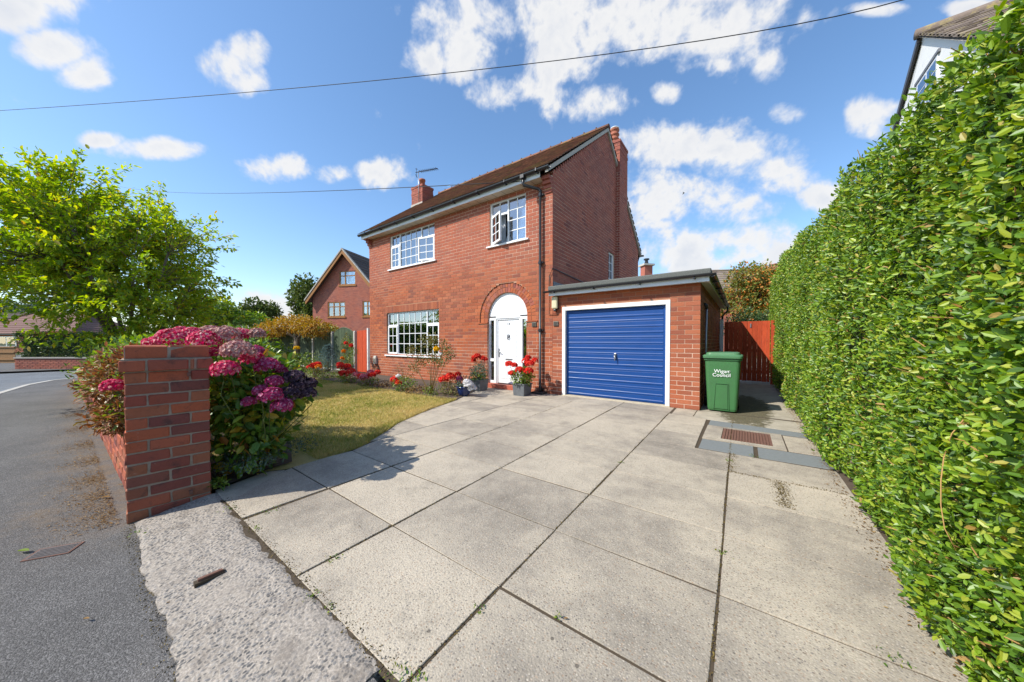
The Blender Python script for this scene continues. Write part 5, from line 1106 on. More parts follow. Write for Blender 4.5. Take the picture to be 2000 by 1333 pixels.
# ------------------------------------------------------------------ foliage
def unit(a): return a / np.maximum(np.linalg.norm(a, axis=-1, keepdims=True), 1e-9)
LEAF_T = np.array([(0, 0, 0), (.30, .42, .10), (.72, .36, .07), (1, 0, -.06), (.72, -.36, .07), (.30, -.42, .10)])   # along, across, up
LEAF_F = np.array([(0, 1, 2, 3), (0, 3, 4, 5)])
LEAF_ME = {}
def foliage(parent, mat, P, A, N, Ln, Wd, singles=0, outer=None, name='leaf', rest='foliage', shape=LEAF_T):
    """leaves at P along A facing N; the ones largest in view are objects, the rest one joined part"""
    P = np.asarray(P, float); n = len(P); A = unit(np.asarray(A, float)); N = np.asarray(N, float); N = unit(N - A * (A * N).sum(1, keepdims=True)); S = np.cross(N, A)
    Ln = np.broadcast_to(np.asarray(Ln, float), (n,)); Wd = np.broadcast_to(np.asarray(Wd, float), (n,)); keep = np.ones(n, bool)
    if singles:
        sc = proj_scale(P) * Ln * np.abs((N * unit(EYE - P)).sum(1)); sc = sc if outer is None else sc * outer
        pick = np.argsort(-sc)[:singles]; pick = pick[sc[pick] > 0]; keep[pick] = False; key = (mat.name, name)
        if key not in LEAF_ME: LEAF_ME[key] = np_mesh(name, shape * (1, 1, 1), LEAF_F); LEAF_ME[key].materials.append(mat)
        for i in pick:
            o = bpy.data.objects.new(name, LEAF_ME[key]); COL.objects.link(o); M4 = np.eye(4)
            M4[:3, 0] = A[i] * Ln[i]; M4[:3, 1] = S[i] * Wd[i]; M4[:3, 2] = N[i] * Wd[i]; M4[:3, 3] = P[i]; o.matrix_basis = Matrix(M4.tolist()); par(o, parent)
    q = np.where(keep)[0]
    if len(q) == 0: return None
    V_ = P[q, None] + A[q, None] * (shape[None, :, 0:1] * Ln[q, None, None]) + S[q, None] * (shape[None, :, 1:2] * Wd[q, None, None]) + N[q, None] * (shape[None, :, 2:3] * Wd[q, None, None])
    o = link(rest, np_mesh(rest, V_.reshape(-1, 3), (LEAF_F[None] + (np.arange(len(q)) * 6)[:, None, None]).reshape(-1, 4)), mat, parent); o['kind'] = 'stuff'; return o
def rv(n, s=1.0): return RN.normal(0, s, (n, 3))
def ellipsoid(n, c, r, lo=.55, up=False):
    d = unit(rv(n))
    if up: d[:, 2] = np.abs(d[:, 2])
    t = lo + (1 - lo) * RN.random(n) ** .6
    bump = 1 + .16 * np.sin(d[:, 0] * 5 + 1.3) * np.cos(d[:, 1] * 6 + d[:, 2] * 4) + .09 * np.sin(d[:, 2] * 11 + d[:, 0] * 9)
    return np.array(c) + d * np.array(r) * (t * bump)[:, None], d
SUNV = to_sun
def clump(parent, mat, n, c, r, ln, wd, lo=.5, droop=0., singles=0, rest='foliage', spread=.7, up=False, bias=.5, name='leaf'):
    P, d = ellipsoid(n, c, r, lo, up); A = d * .8 + rv(n, spread) + (0, 0, -droop); N = SUNV * bias + d * .5 + (0, 0, .3) + rv(n, .45)
    l = ln * RN.uniform(.65, 1.25, n); return foliage(parent, mat, P, A, N, l, l * wd, singles, name=name, rest=rest)
def stems(parent, base, tips, r0, mat, name='stem', bend=.12, nseg=5, joined=False):
    M_ = MB()
    for t in tips:
        b, t = Vector(base), Vector(t); mid = Vector((R.uniform(-1, 1), R.uniform(-1, 1), R.uniform(0, 1))) * bend * (t - b).length
        pts = [b.lerp(t, q / nseg) + mid * math.sin(math.pi * q / nseg) for q in range(nseg + 1)]
        if joined: M_.tube(pts, [r0 * (1 - .75 * q / nseg) for q in range(nseg + 1)], 5)
        else: MB().tube(pts, [r0 * (1 - .75 * q / nseg) for q in range(nseg + 1)], 6).build(name, mat, parent, True)
    if joined: o = M_.build(name + 's' if False else name, mat, parent, True); o['kind'] = 'stuff'
PETAL_T = np.array([(0, 0, 0), (.35, .40, .08), (.8, .45, .12), (1, 0, .02), (.8, -.45, .12), (.35, -.40, .08)])
def flower_head(parent, mat, c, r, n=110, flat=.8, size=.022, name='flower_head'):
    """a ball of small florets, one mesh"""
    d = unit(rv(n)); d[:, 2] = np.where(d[:, 2] < -.35, -d[:, 2], d[:, 2]); P0 = np.array(c) + d * np.array([r, r, r * flat]) * RN.uniform(.82, 1.06, (n, 1))
    t = unit(np.cross(d, rv(n))); b = np.cross(d, t); P, A, N = [], [], []
    for q in range(4):
        a = t * math.cos(q * math.pi / 2) + b * math.sin(q * math.pi / 2); P.append(P0); A.append(a + d * .35); N.append(d)
    P, A, N = np.concatenate(P), np.concatenate(A), np.concatenate(N); l = size * RN.uniform(.8, 1.25, len(P))
    o = foliage(parent, mat, P, A, N, l, l * .9, rest=name, shape=PETAL_T)
    del o['kind']; return o

# --- the privet hedge on the right
hedge = thing('privet_hedge', 'tall clipped bright green privet hedge along the right side of the drive', 'hedge', (1.2, 6.5, 0))
htop = lambda y: np.interp(y, [.8, 1.9, 5, 10, 12.7, 15], [2.42, 2.46, 2.72, 3.28, 3.2, 2.5])
hface = lambda y, z: .70 + .045 * np.sin(y * 2.1 + z * 1.3) + .03 * np.sin(y * 5.3 - z * 3.1) + .03 * np.sin(z * 9 + y * 13) * np.sin(y * 7 - z * 4) + .05 * np.exp(-(z / .12) ** 2)
def hedge_leaves(n, y0, y1, ln):
    y = RN.uniform(y0, y1, n); z = RN.uniform(.01, 1, n) * htop(y); dep = RN.exponential(.055, n).clip(0, .2) - RN.random(n) ** 6 * .05
    P = np.stack([hface(y, z) + dep, y, z], 1); A = np.array([-.55, -.1, .35]) + rv(n, .62); N = np.array([-.7, -.4, .5]) + rv(n, .5); return P, A, N, dep, ln * RN.uniform(.6, 1.3, n)
P1 = hedge_leaves(46000, 1.15, 3.4, .033); P2 = hedge_leaves(42000, 3.4, 7.0, .036); P3 = hedge_leaves(34000, 7.0, 14.2, .044)
nT = 11000; y = .9 + RN.random(nT) ** 1.3 * 13.3; x = .66 + RN.random(nT) * 1.1; z = htop(y) + .05 * np.sin(y * 4) * np.sin(x * 5 + y) + RN.normal(0, .03, nT) - np.exp(-((x - .66) / .08) ** 2) * .05
P4 = (np.stack([x, y, z], 1), np.array([-.2, 0, .6]) + rv(nT, .6), np.array([-.3, -.2, .8]) + rv(nT, .4), np.zeros(nT), .045 * RN.uniform(.6, 1.3, nT))
cat = [np.concatenate([p[q] for p in (P1, P2, P3, P4)]) for q in range(5)]
foliage(hedge, L['privet'], cat[0], cat[1], cat[2], cat[4], cat[4] * .52, 300, (cat[3] < .02) * 1.0)
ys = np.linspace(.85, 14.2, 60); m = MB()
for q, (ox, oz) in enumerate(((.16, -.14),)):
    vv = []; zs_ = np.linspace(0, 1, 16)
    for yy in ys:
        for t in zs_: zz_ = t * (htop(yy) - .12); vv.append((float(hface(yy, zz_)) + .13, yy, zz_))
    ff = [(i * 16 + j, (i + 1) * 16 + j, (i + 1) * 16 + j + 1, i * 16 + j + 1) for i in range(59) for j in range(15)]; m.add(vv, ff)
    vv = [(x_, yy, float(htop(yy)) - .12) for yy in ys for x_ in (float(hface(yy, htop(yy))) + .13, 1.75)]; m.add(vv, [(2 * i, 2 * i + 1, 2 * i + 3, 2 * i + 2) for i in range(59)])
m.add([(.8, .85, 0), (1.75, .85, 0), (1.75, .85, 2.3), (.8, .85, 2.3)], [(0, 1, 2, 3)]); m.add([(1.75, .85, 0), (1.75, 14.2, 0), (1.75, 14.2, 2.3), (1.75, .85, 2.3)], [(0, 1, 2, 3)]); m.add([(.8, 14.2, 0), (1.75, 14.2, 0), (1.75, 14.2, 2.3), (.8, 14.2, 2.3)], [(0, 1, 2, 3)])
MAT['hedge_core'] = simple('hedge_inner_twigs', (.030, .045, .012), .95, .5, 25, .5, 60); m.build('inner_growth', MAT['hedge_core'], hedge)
tw = MB()
for q in range(1900):
    yy = .95 + R.random() ** 1.7 * 12; zz_ = R.uniform(.1, float(htop(yy)) + .02); xx = float(hface(yy, zz_)); l = R.uniform(.05, .16); d = Vector((R.uniform(-.5, -.1), R.uniform(-.9, .5), R.uniform(-.1, .9))).normalized(); p = Vector((xx + .07, yy, zz_)); tw.tube([p, p + d * l * .6, p + d * l + Vector((0, 0, R.uniform(-.01, .02)))], [.003, .0026, .0018], 4)
o = tw.build('twigs', MAT['twig'], hedge); o['kind'] = 'stuff'
st_ = MB()
for q in range(130):
    yy = 1.0 + q * .1 + R.uniform(-.04, .04); st_.tube([(.86 + R.uniform(-.05, .05), yy, -.02), (.80 + R.uniform(-.06, .04), yy + R.uniform(-.1, .1), .25), (.78, yy + R.uniform(-.15, .15), .5)], [.012, .009, .006], 5)
o = st_.build('stems', MAT['bark'], hedge); o['kind'] = 'stuff'
bt = tube('bare_twig', [(.70, 2.03, 1.0), (.655, 2.01, .92), (.63, 1.99, .83), (.62, 1.975, .74), (.615, 1.955, .65), (.62, 1.94, .57), (.645, 1.93, .50)], [.0022, .0022, .002, .002, .0018, .0016, .0014], MAT['twig'], hedge, 6)

# --- the big broad-leaved tree on the left
tree = thing('cherry_tree', 'large spreading broad-leaved tree with yellow-green leaves in the left front garden', 'tree', (-11.7, .75, 0))
tb = Vector((-11.7, .75, 0)); tc = np.array([-12.0, .25, 2.85])
MB().tube([tb, tb + Vector((.05, 0, .5)), tb + Vector((-.05, .03, 1.05))], [.17, .13, .12], 10).build('trunk', MAT['bark'], tree, True)
nt = 1050; d = unit(rv(nt)); d[:, 2] = np.where(d[:, 2] < -.62, np.abs(d[:, 2]), d[:, 2]); t = RN.random(nt) ** .36
horiz = np.hypot(d[:, 0], d[:, 1]); tips = tc + d * np.array([2.6, 2.5, 2.2]) * (t * (1 + .12 * np.sin(d[:, 0] * 7 + d[:, 1] * 5) + RN.normal(0, .09, nt)))[:, None] + np.array([0, 0, -.18]) * (horiz ** 2)[:, None]
lo_ = np.stack([tc[0] + 2.2 * np.sqrt(RN.random(230)) * np.cos(RN.uniform(0, 6.28, 230)), np.zeros(230), RN.uniform(1.1, 2.1, 230)], 1); lo_[:, 1] = tc[1] + 2.0 * RN.uniform(-1, 1, 230); lo_ = lo_[(lo_ - tc) @ CR > .6]; tips = np.concatenate([tips, lo_]); tips = tips[((tips - tc) @ CR > .5) | (tips[:, 2] > 2.25)]; tips = tips[tips[:, 2] > .9]; nt = len(tips); root = np.array([-11.75, .78, 1.0])
limbs = []
for q in range(11):
    a = q * 2.4; e_ = Vector((math.cos(a) * R.uniform(.9, 1.7), math.sin(a) * R.uniform(.9, 1.7), R.uniform(1.3, 2.9))); limbs.append([Vector(root).lerp(Vector(root) + e_, s_) + Vector((0, 0, -.25)) * math.sin(math.pi * s_) for s_ in (0, .25, .5, .75, 1)])
    MB().tube(limbs[-1], [.055, .045, .036, .028, .02], 7).build('limb', MAT['bark'], tree, True)
LP = np.array([[tuple(p) for p in l[1:]] for l in limbs]).reshape(-1, 3); tw = MB(); LPs, LAs, LNs = [], [], []
for p in tips:
    j = LP[np.argmin(((LP - (p * .62 + tc * .38 + (0, 0, -.3))) ** 2).sum(1))]; a, b = Vector(j), Vector(p); c_ = a.lerp(b, .5) + Vector((R.uniform(-.1, .1), R.uniform(-.1, .1), .12)); cur = [a * (1 - s_) ** 2 + c_ * 2 * s_ * (1 - s_) + b * s_ * s_ for s_ in (0, .25, .5, .75, 1)]
    tw.tube(cur, [.009, .007, .005, .004, .002], 4, cap=False); n_ = 50; s_ = np.clip(1 - RN.exponential(.26, n_), .05, 1.0); ca, cb, cc = np.array(a), np.array(c_), np.array(b)
    pts = ca * ((1 - s_) ** 2)[:, None] + cb * (2 * s_ * (1 - s_))[:, None] + cc * (s_ ** 2)[:, None]; dirn = unit((cc - ca)[None])[0]
    LPs.append(pts + RN.normal(0, .05, (n_, 3))); LAs.append(dirn * .55 + rv(n_, .55) + (0, 0, -.30)); LNs.append(np.array([0, 0, .45]) + SUNV * .9 + rv(n_, .4))
o = tw.build('branches', MAT['bark'], tree); o['kind'] = 'stuff'
P, A, N = np.concatenate(LPs), np.concatenate(LAs), np.concatenate(LNs); l = .092 * RN.uniform(.6, 1.35, len(P)); foliage(tree, L['tree'], P, A, N, l, l * .5, 300, rest='crown')

# --- shrubs behind the low wall
lh = thing('laurel_shrub', 'rounded green shrub spilling over the low brick wall', 'shrub', (-7.5, .8, 0))
for (x, y, z, rx, ry, rz, n) in ((-5.6, .72, .95, .7, .55, .42, 2600), (-6.6, .75, .8, .8, .6, .55, 2600), (-8.0, .8, .75, .9, .7, .6, 2300), (-9.6, .8, .75, 1.0, .75, .62, 2000), (-11.5, .9, .7, 1.2, .8, .65, 1800), (-5.0, 1.1, 1.05, .6, .5, .38, 1600), (-13.2, .9, .6, 1.0, .7, .6, 900)):
    clump(lh, L['laurel'], n, (x, y, z), (rx, ry, rz), .075, .42, .55, rest='foliage', singles=120 if x > -5.9 else 0)
    stems(lh, (x, y, 0), [(x + R.uniform(-.3, .3), y + R.uniform(-.2, .2), z + .1) for _ in range(5)], .014, MAT['bark'], joined=True)
rs = thing('rusty_shrub', 'rusty brown-leaved shrub hanging over the wall beside the gate pier', 'shrub', (-4.7, .55, 0))
clump(rs, L['rust'], 3600, (-4.72, .36, .92), (.42, .32, .32), .045, .45, .5, rest='foliage', singles=120); clump(rs, L['rust'], 1300, (-4.5, .26, .62), (.28, .2, .16), .045, .45, .4, rest='foliage'); clump(rs, L['laurel'], 260, (-4.42, .34, .66), (.28, .2, .2), .055, .45, .4, rest='foliage')
stems(rs, (-4.6, .55, 0), [(-4.7 + R.uniform(-.3, .3), .5 + R.uniform(-.2, .2), .9) for _ in range(9)], .010, MAT['stem'])

# --- hydrangea
MAT['green_stem'] = simple('green_stem', (.10, .13, .035), .7, .3, 20)
hy = thing('hydrangea', 'hydrangea bush with pink, magenta and plum flower heads behind the gate pier', 'hydrangea', (-4.0, 1.15, 0))
for (c, r, n, s_) in (((-3.97, 1.08, .66), (.38, .36, .50), 950, 130), ((-4.42, .92, .80), (.48, .42, .42), 650, 60), ((-3.84, 1.24, .80), (.27, .27, .28), 340, 60), ((-4.0, 1.0, .25), (.38, .34, .25), 300, 40), ((-4.45, 1.3, .7), (.40, .35, .40), 450, 10), ((-3.74, 1.0, .55), (.14, .20, .38), 280, 80)):
    clump(hy, L['hyd'], n, c, r, .095, .62, .45, .15, s_, spread=.6)
HEADS = [(375, 656, 3.1, 26, 'pink'), (335, 665, 2.95, 34, 'pink'), (412, 656, 3.2, 30, 'dusty'), (400, 668, 2.9, 34, 'pink'), (438, 660, 3.05, 36, 'dusty'), (465, 688, 2.75, 36, 'dusty'), (503, 653, 3.3, 17, 'dusty'), (441, 724, 2.62, 30, 'pink'), (492, 703, 2.9, 25, 'pink'),
    (500, 686, 3.05, 16, 'magenta'), (522, 716, 2.95, 26, 'magenta'), (536, 746, 2.8, 18, 'magenta'), (510, 764, 2.72, 16, 'magenta'), (529, 774, 2.7, 26, 'magenta'), (551, 795, 2.75, 24, 'magenta'), (575, 740, 3.05, 26, 'plum'), (602, 751, 3.1, 20, 'plum'), (600, 770, 3.05, 20, 'plum'), (566, 772, 2.95, 27, 'plum'),
    (581, 756, 3.0, 18, 'plum'), (486, 786, 2.85, 14, 'magenta'), (222, 756, 2.62, 22, 'pink'), (300, 672, 3.0, 20, 'pink'), (355, 650, 3.3, 18, 'pink'), (470, 655, 3.3, 22, 'pink'), (548, 722, 3.2, 16, 'magenta'), (420, 690, 3.0, 18, 'pink')]
for (u, v, D, pr, colr) in HEADS:
    c = at_px(u, v, D); r = pr * D / FPX * .74; flower_head(hy, L[colr], c, r, int(70 + r * 900), .8, .02)
    tube('stalk', [c, c + np.array([R.uniform(-.08, .02), R.uniform(-.05, .05), -.2]), np.array([-4.05 + R.uniform(-.1, .1), 1.15 + R.uniform(-.1, .1), .1])], [.003, .0035, .005], MAT['green_stem'], hy, 5)
gc = thing('ground_cover', 'grey-green low plant growing at the foot of the hydrangea', 'plant', (-3.8, .95, 0))
clump(gc, L['grey'], 1100, (-3.80, .98, .12), (.30, .26, .16), .03, .4, .2, 0, 30, up=True); clump(gc, L['grey'], 500, (-3.95, 1.35, .10), (.25, .3, .14), .03, .4, .2, up=True); clump(gc, L['bed'], 120, (-3.62, .72, .05), (.07, .06, .06), .035, .5, .2, up=True)
stems(gc, (-3.8, .98, 0), [(-3.8 + R.uniform(-.25, .25), .98 + R.uniform(-.2, .2), .2) for _ in range(12)], .004, MAT['stem'], joined=True)

# --- plants of the flower bed
def bedding(name, label, x, y, h, w, leafm, heads, leaf=.05, n=420, base_z=.0, stemn=7, cat='flower', group='flowering plants along the bed', wd=.5):
    t = thing(name, label, cat, (x, y, base_z), group); clump(t, L[leafm], n, (x, y, base_z + h * .42), (w, w, h * .55), leaf, wd, .35, 0, 0)
    for (dx, dy, dz, r, colr) in heads:
        p = (x + dx, y + dy, base_z + dz); flower_head(t, L[colr], p, r * 1.2, int(40 + r * 500), .75, .030, 'flower'); tube('stem', [(x + dx * .2, y + dy * .2, base_z + .02), (x + dx * .7, y + dy * .7, base_z + dz * .6), p], .005, MAT['stem'], t, 5)
    stems(t, (x, y, base_z), [(x + R.uniform(-w, w) * .6, y + R.uniform(-w, w) * .6, base_z + h * .7) for _ in range(stemn)], .006, MAT['stem'], joined=True); return t
bedding('geranium', 'bright red geranium furthest left along the lawn edge', -12.3, 5.05, .36, .30, 'bed', [(-.10, -.1, .36, .10, 'redflower'), (.12, -.08, .42, .11, 'redflower'), (.0, .1, .46, .09, 'redflower'), (.28, 0, .38, .09, 'orangeflower')])
bedding('geranium', 'red geranium below the blue spruce', -10.9, 5.35, .42, .26, 'bed', [(-.1, -.05, .48, .10, 'redflower'), (.14, -.1, .42, .12, 'redflower'), (.3, 0, .45, .09, 'redflower'), (.05, .1, .34, .07, 'magenta')])
bedding('geranium', 'red geranium with three scarlet heads at the bend of the lawn', -9.75, 4.95, .34, .32, 'bed', [(-.2, -.08, .30, .10, 'redflower'), (.0, -.12, .28, .11, 'redflower'), (.16, 0, .36, .11, 'redflower'), (.36, .05, .28, .09, 'pinkflower')])
bedding('begonia', 'pink and red flowers below the white gate post', -8.75, 5.0, .32, .30, 'bed', [(-.18, -.1, .26, .10, 'redflower'), (.02, -.14, .25, .11, 'pinkflower'), (.2, 0, .32, .08, 'redflower'), (.05, .05, .37, .09, 'pinkflower'), (.33, .1, .40, .06, 'redflower')])
bedding('begonia', 'small plant with red and white flowers and lime leaves left of the rose bush', -7.05, 5.0, .40, .30, 'bed', [(-.27, -.1, .28, .09, 'redflower'), (-.22, -.02, .36, .06, 'whiteflower'), (-.05, -.14, .22, .06, 'redflower')], n=560)
bedding('geranium', 'red flowered plant at the corner of the bed beside the blue pot', -5.62, 5.25, .42, .28, 'rose', [(-.12, -.1, .38, .09, 'redflower'), (.05, -.05, .44, .10, 'redflower'), (.15, .1, .50, .05, 'redflower')], n=520)
bedding('dry_grasses', 'pale dry feathery plant in front of the golden tree', -13.6, 5.7, .55, .55, 'rose', [], .06, 600, cat='plant'); bedding('border_shrub', 'yellow-green leafy plant left of the dry feathery plant', -15.0, 5.6, .8, .7, 'bed', [(.2, -.2, 1.0, .09, 'yellowflower')], .09, 900, cat='plant'); bedding('border_shrub', 'leafy green shrub just above the hydrangea', -11.5, 3.5, 1.3, .75, 'bed', [], .11, 1100, cat='plant')
bedding('border_shrub', 'low lime green plants between the two left red geraniums', -11.6, 5.2, .22, .35, 'bed', [], .05, 380, cat='plant'); bedding('browning_shrub', 'thin browning shrub at the wall below the meter box', -7.95, 5.6, .75, .30, 'rose', [], .035, 300, stemn=12, cat='plant')
bedding('dry_litter_plant', 'withered brown low plants at the foot of the rose bush', -6.55, 5.05, .18, .35, 'litter', [], .045, 380, cat='plant'); bedding('dry_litter_plant', 'withered brown low plants in the bed under the window', -8.0, 5.15, .2, .4, 'litter', [], .045, 380, cat='plant')
rose = thing('rose_bush', 'leggy rose bush with one yellow bloom in front of the ground-floor window', 'rose bush', (-6.15, 5.05, 0))
tips = [(-6.75, 5.0, 1.05), (-6.6, 5.15, .8), (-6.35, 5.1, 1.30), (-6.2, 5.2, 1.22), (-5.95, 5.0, 1.32), (-5.8, 5.2, 1.15), (-5.6, 4.95, .85), (-5.5, 5.1, 1.0), (-6.9, 5.2, .6), (-6.05, 5.1, .9)]
stems(rose, (-6.1, 5.05, 0), tips, .011, MAT['stem'])
for p in tips: clump(rose, L['rose'], 150, p, (.19, .17, .17), .048, .55, .1)
clump(rose, L['rose'], 260, (-6.1, 5.05, 1.0), (.55, .3, .4), .048, .55, .2); clump(rose, L['bed'], 130, (-6.0, 5.0, .12), (.25, .2, .12), .05, .5, .2)
flower_head(rose, L['yellowflower'], (-5.72, 4.92, 1.10), .05, 40, .9, .035, 'flower'); flower_head(rose, L['whiteflower'], (-5.62, 4.95, .98), .03, 20, .9, .03, 'flower')
rose2 = thing('climbing_rose', 'tall thin rose with red and orange blooms against the fence by the red gate', 'rose bush', (-12.0, 6.2, 0)); tips = [(-12.2, 6.2, 1.25), (-11.95, 6.15, 1.1), (-11.75, 6.15, .9), (-12.3, 6.2, .7), (-11.9, 6.1, .5)]
stems(rose2, (-12.05, 6.2, 0), tips, .009, MAT['stem'])
for p in tips: clump(rose2, L['bed'], 130, p, (.2, .17, .2), .05, .5, .1)
for (dx, dz, colr) in ((0, 1.20, 'redflower'), (.38, 1.12, 'redflower'), (-.18, .90, 'orangeflower'), (-.28, .62, 'orangeflower'), (.05, .38, 'redflower')): flower_head(rose2, L[colr], (-12.1 + dx, 6.05, dz), .06, 36, .9, .04, 'flower')
vine = thing('trellis_vine', 'sparse yellowing climber on the fence between spruce and rose', 'climber', (-13.6, 6.7, 0)); tips = [(-13.4, 6.72, 1.5), (-13.75, 6.72, 1.1), (-13.5, 6.7, .8)]
stems(vine, (-13.7, 6.7, 0), tips, .008, MAT['stem'])
for p in tips + [(-13.55, 6.7, 1.25), (-13.7, 6.7, .5)]: clump(vine, L['rose'], 110, p, (.14, .06, .22), .05, .5, .1)
sp_ = thing('blue_spruce', 'small blue-grey spruce in front of the green fence', 'spruce', (-13.55, 6.05, 0)); MB().tube([(-13.55, 6.05, 0), (-13.55, 6.05, 1.15)], [.03, .005], 6).build('trunk', MAT['bark'], sp_)
LPs, LAs = [], []
for q in range(70):
    z = .08 + 1.05 * (q / 70); a = q * 2.4; rr = .62 * (1 - z / 1.22) + .05; dv = np.array([math.cos(a), math.sin(a), .18]); n_ = 60; s_ = RN.random(n_)
    LPs.append(np.array([-13.55, 6.05, z]) + dv * (s_ * rr)[:, None] + RN.normal(0, .012, (n_, 3))); LAs.append(dv * .7 + rv(n_, .5) + (0, 0, .25))
P, A = np.concatenate(LPs), np.concatenate(LAs); foliage(sp_, L['spruce'], P, A, rv(len(P)) + (0, 0, .6), .05, .016, rest='needles')
gt = thing('golden_tree', 'small spreading tree with golden leaves in front of the green fence', 'tree', (-17.4, 6.35, 0)); gb_ = (-17.4, 6.35, 0)
MB().tube([gb_, (-17.42, 6.36, .8), (-17.35, 6.35, 1.5)], [.16, .13, .12], 9).build('trunk', MAT['bark'], gt, True)
GC = [(-19.2, 6.0, 1.9, .9), (-18.2, 6.2, 2.1, .9), (-17.2, 6.3, 2.15, .95), (-16.2, 6.35, 2.0, .85), (-15.4, 6.4, 1.85, .6), (-20.2, 6.1, 1.8, .7)]
stems(gt, (-17.35, 6.35, 1.4), [(c[0], c[1], c[2]) for c in GC], .05, MAT['bark'], 'limb')
for c in GC: clump(gt, L['golden'], 750, c[:3], (c[3], .75, .42), .12, .55, .3, .35, rest='crown')

# --- planters and pot by the door
for x, y, lab in ((-5.60, 6.25, 'square slate planter left of the front door'), (-4.27, 6.28, 'square slate planter right of the front door')):
    p_ = thing('planter', lab + ', filled with red flowers', 'planter', (x, y, 0), 'planters flanking the front door')
    MB().rings([rrect(x, y, .30, .30, .012, 0), rrect(x, y, .34, .34, .012, .26), rrect(x, y, .37, .37, .012, .265), rrect(x, y, .37, .37, .012, .29), rrect(x, y, .31, .31, .012, .29), rrect(x, y, .30, .30, .012, .25)]).build('box', MAT['slate_grey'], p_); sheet('soil', [(x - .15, y - .15), (x + .15, y - .15), (x + .15, y + .15), (x - .15, y + .15)], .262, MAT['soil'], None, p_)
bedding('red_salvia', 'upright grey-green plant with red blooms in the left slate planter', -5.60, 6.25, .46, .23, 'grey', [(-.12, -.05, .58, .06, 'redflower'), (0, -.08, .62, .07, 'redflower'), (.1, 0, .57, .06, 'redflower'), (-.2, 0, .5, .045, 'redflower'), (.16, .05, .54, .05, 'redflower')], .055, 1000, .27, 12, wd=.35); clump(bpy.data.objects['red_salvia'], L['bed'], 200, (-5.6, 6.2, .36), (.2, .2, .12), .06, .5, .3)
bedding('potted_geranium', 'spreading geranium with large scarlet heads in the right slate planter', -4.27, 6.28, .42, .27, 'bed', [(-.30, -.12, .46, .075, 'redflower'), (-.16, -.1, .44, .06, 'redflower'), (.04, -.16, .34, .08, 'redflower'), (.14, -.05, .54, .08, 'redflower'), (.27, -.08, .48, .085, 'redflower'), (.25, -.1, .32, .085, 'redflower'), (-.2, -.14, .24, .07, 'redflower'), (.1, .1, .62, .05, 'redflower'), (.34, .02, .57, .05, 'redflower')], .06, 800, .27, 14)
bp_ = thing('blue_pot', 'round glazed blue pot at the corner of the bed', 'pot', (-5.30, 5.38, 0)); MB().lathe((-5.30, 5.38, 0), [(.09, 0), (.13, .05), (.165, .16), (.165, .20), (.18, .205), (.18, .23), (.15, .23), (.145, .18), (.0, .18)], 18).build('bowl', MAT['pot_blue'], bp_, True)
bedding('potted_alyssum', 'trailing white flowers and grey leaves in the blue pot', -5.30, 5.38, .30, .20, 'grey', [(.20, -.05, .10, .09, 'whiteflower'), (.24, .02, .02, .08, 'whiteflower'), (.17, -.08, .16, .07, 'whiteflower'), (-.1, -.05, .22, .06, 'magenta')], .05, 380, .18)

# --- background trees and shrubs
def bg_tree(name, label, u, v, ru, rv_, D, leafm, n, ln, cat='tree', blobs=9, base=None):
    c = Vector(at_px(u, v, D)); sx, sz = ru * D / FPX, rv_ * D / FPX; b = base or at_cam(u, D); t = thing(name, label, cat, b); r_ = random.Random(int(u * 7 + D))
    MB().tube([b, Vector((b.x, b.y, max(.4, c.z - sz * .6)))], [max(.05, sx * .07), max(.04, sx * .045)], 7).build('trunk', MAT['bark'], t); tips = []
    for q in range(blobs):
        a = r_.uniform(0, 6.28); rr = math.sqrt(r_.random()) * .72; cx_ = rr * math.cos(a) * sx; cz_ = rr * math.sin(a) * sz; off = Vector(CR) * cx_ + Vector((CF[0], CF[1], 0)) * r_.uniform(-.5, .5) * sx; p = c + off + Vector((0, 0, cz_)); tips.append(p)
        clump(t, L[leafm], n // blobs, p, (sx * .42, sx * .42, sz * .42), ln, .6, .35, .1, rest='crown')
    stems(t, (b.x, b.y, max(.3, c.z - sz * .7)), tips, max(.02, sx * .03), MAT['bark'], 'limb')
bg_tree('garden_tree', 'mid green tree directly below right of the big left tree', 425, 612, 75, 40, 21, 'laurel', 5200, .20)
bg_tree('garden_tree', 'rounded green tree left of the gap beside the tall neighbour house', 500, 618, 48, 34, 27, 'fartree', 4000, .24)
bg_tree('tall_tree', 'tall dark tree behind the left side of the gabled neighbour house', 608, 590, 50, 72, 42, 'fartree', 6500, .42)
bg_tree('far_tree', 'pale grey-green trees behind the bungalow at the far left', 90, 608, 75, 22, 62, 'grey', 2600, .6); bg_tree('far_tree', 'pale tree at the far left edge behind the dark roof', -10, 600, 50, 26, 66, 'grey', 1800, .6)
bg_tree('fence_shrub', 'green shrub peeping over the arched fence panels', 640, 644, 32, 10, 17.2, 'laurel', 900, .09, 'shrub')
bg_tree('berry_shrub', 'large shrub covered in orange berries behind the side gate', 1468, 578, 82, 62, 16.5, 'berry', 17000, .13, 'shrub', 14); bg_tree('evergreen_shrub', 'dark green glossy shrub below the orange-berried one, above the side gate', 1452, 632, 56, 42, 14.6, 'darkhedge', 3600, .10, 'shrub')
dh = thing('roadside_hedge', 'dark clipped hedge on top of the low wall across the road', 'hedge', at_cam(95, 16.3)); 
n = 7000; q_ = np.stack([RN.uniform(-1.75, 2.1, n), .1 + RN.random(n) ** 2 * 1.2, .35 + RN.random(n) * 1.35], 1); q_[: n // 3, 2] = 1.62 + RN.normal(0, .06, n // 3); q_[:, 0] += RN.normal(0, .06, n); M3 = np.array(LX)
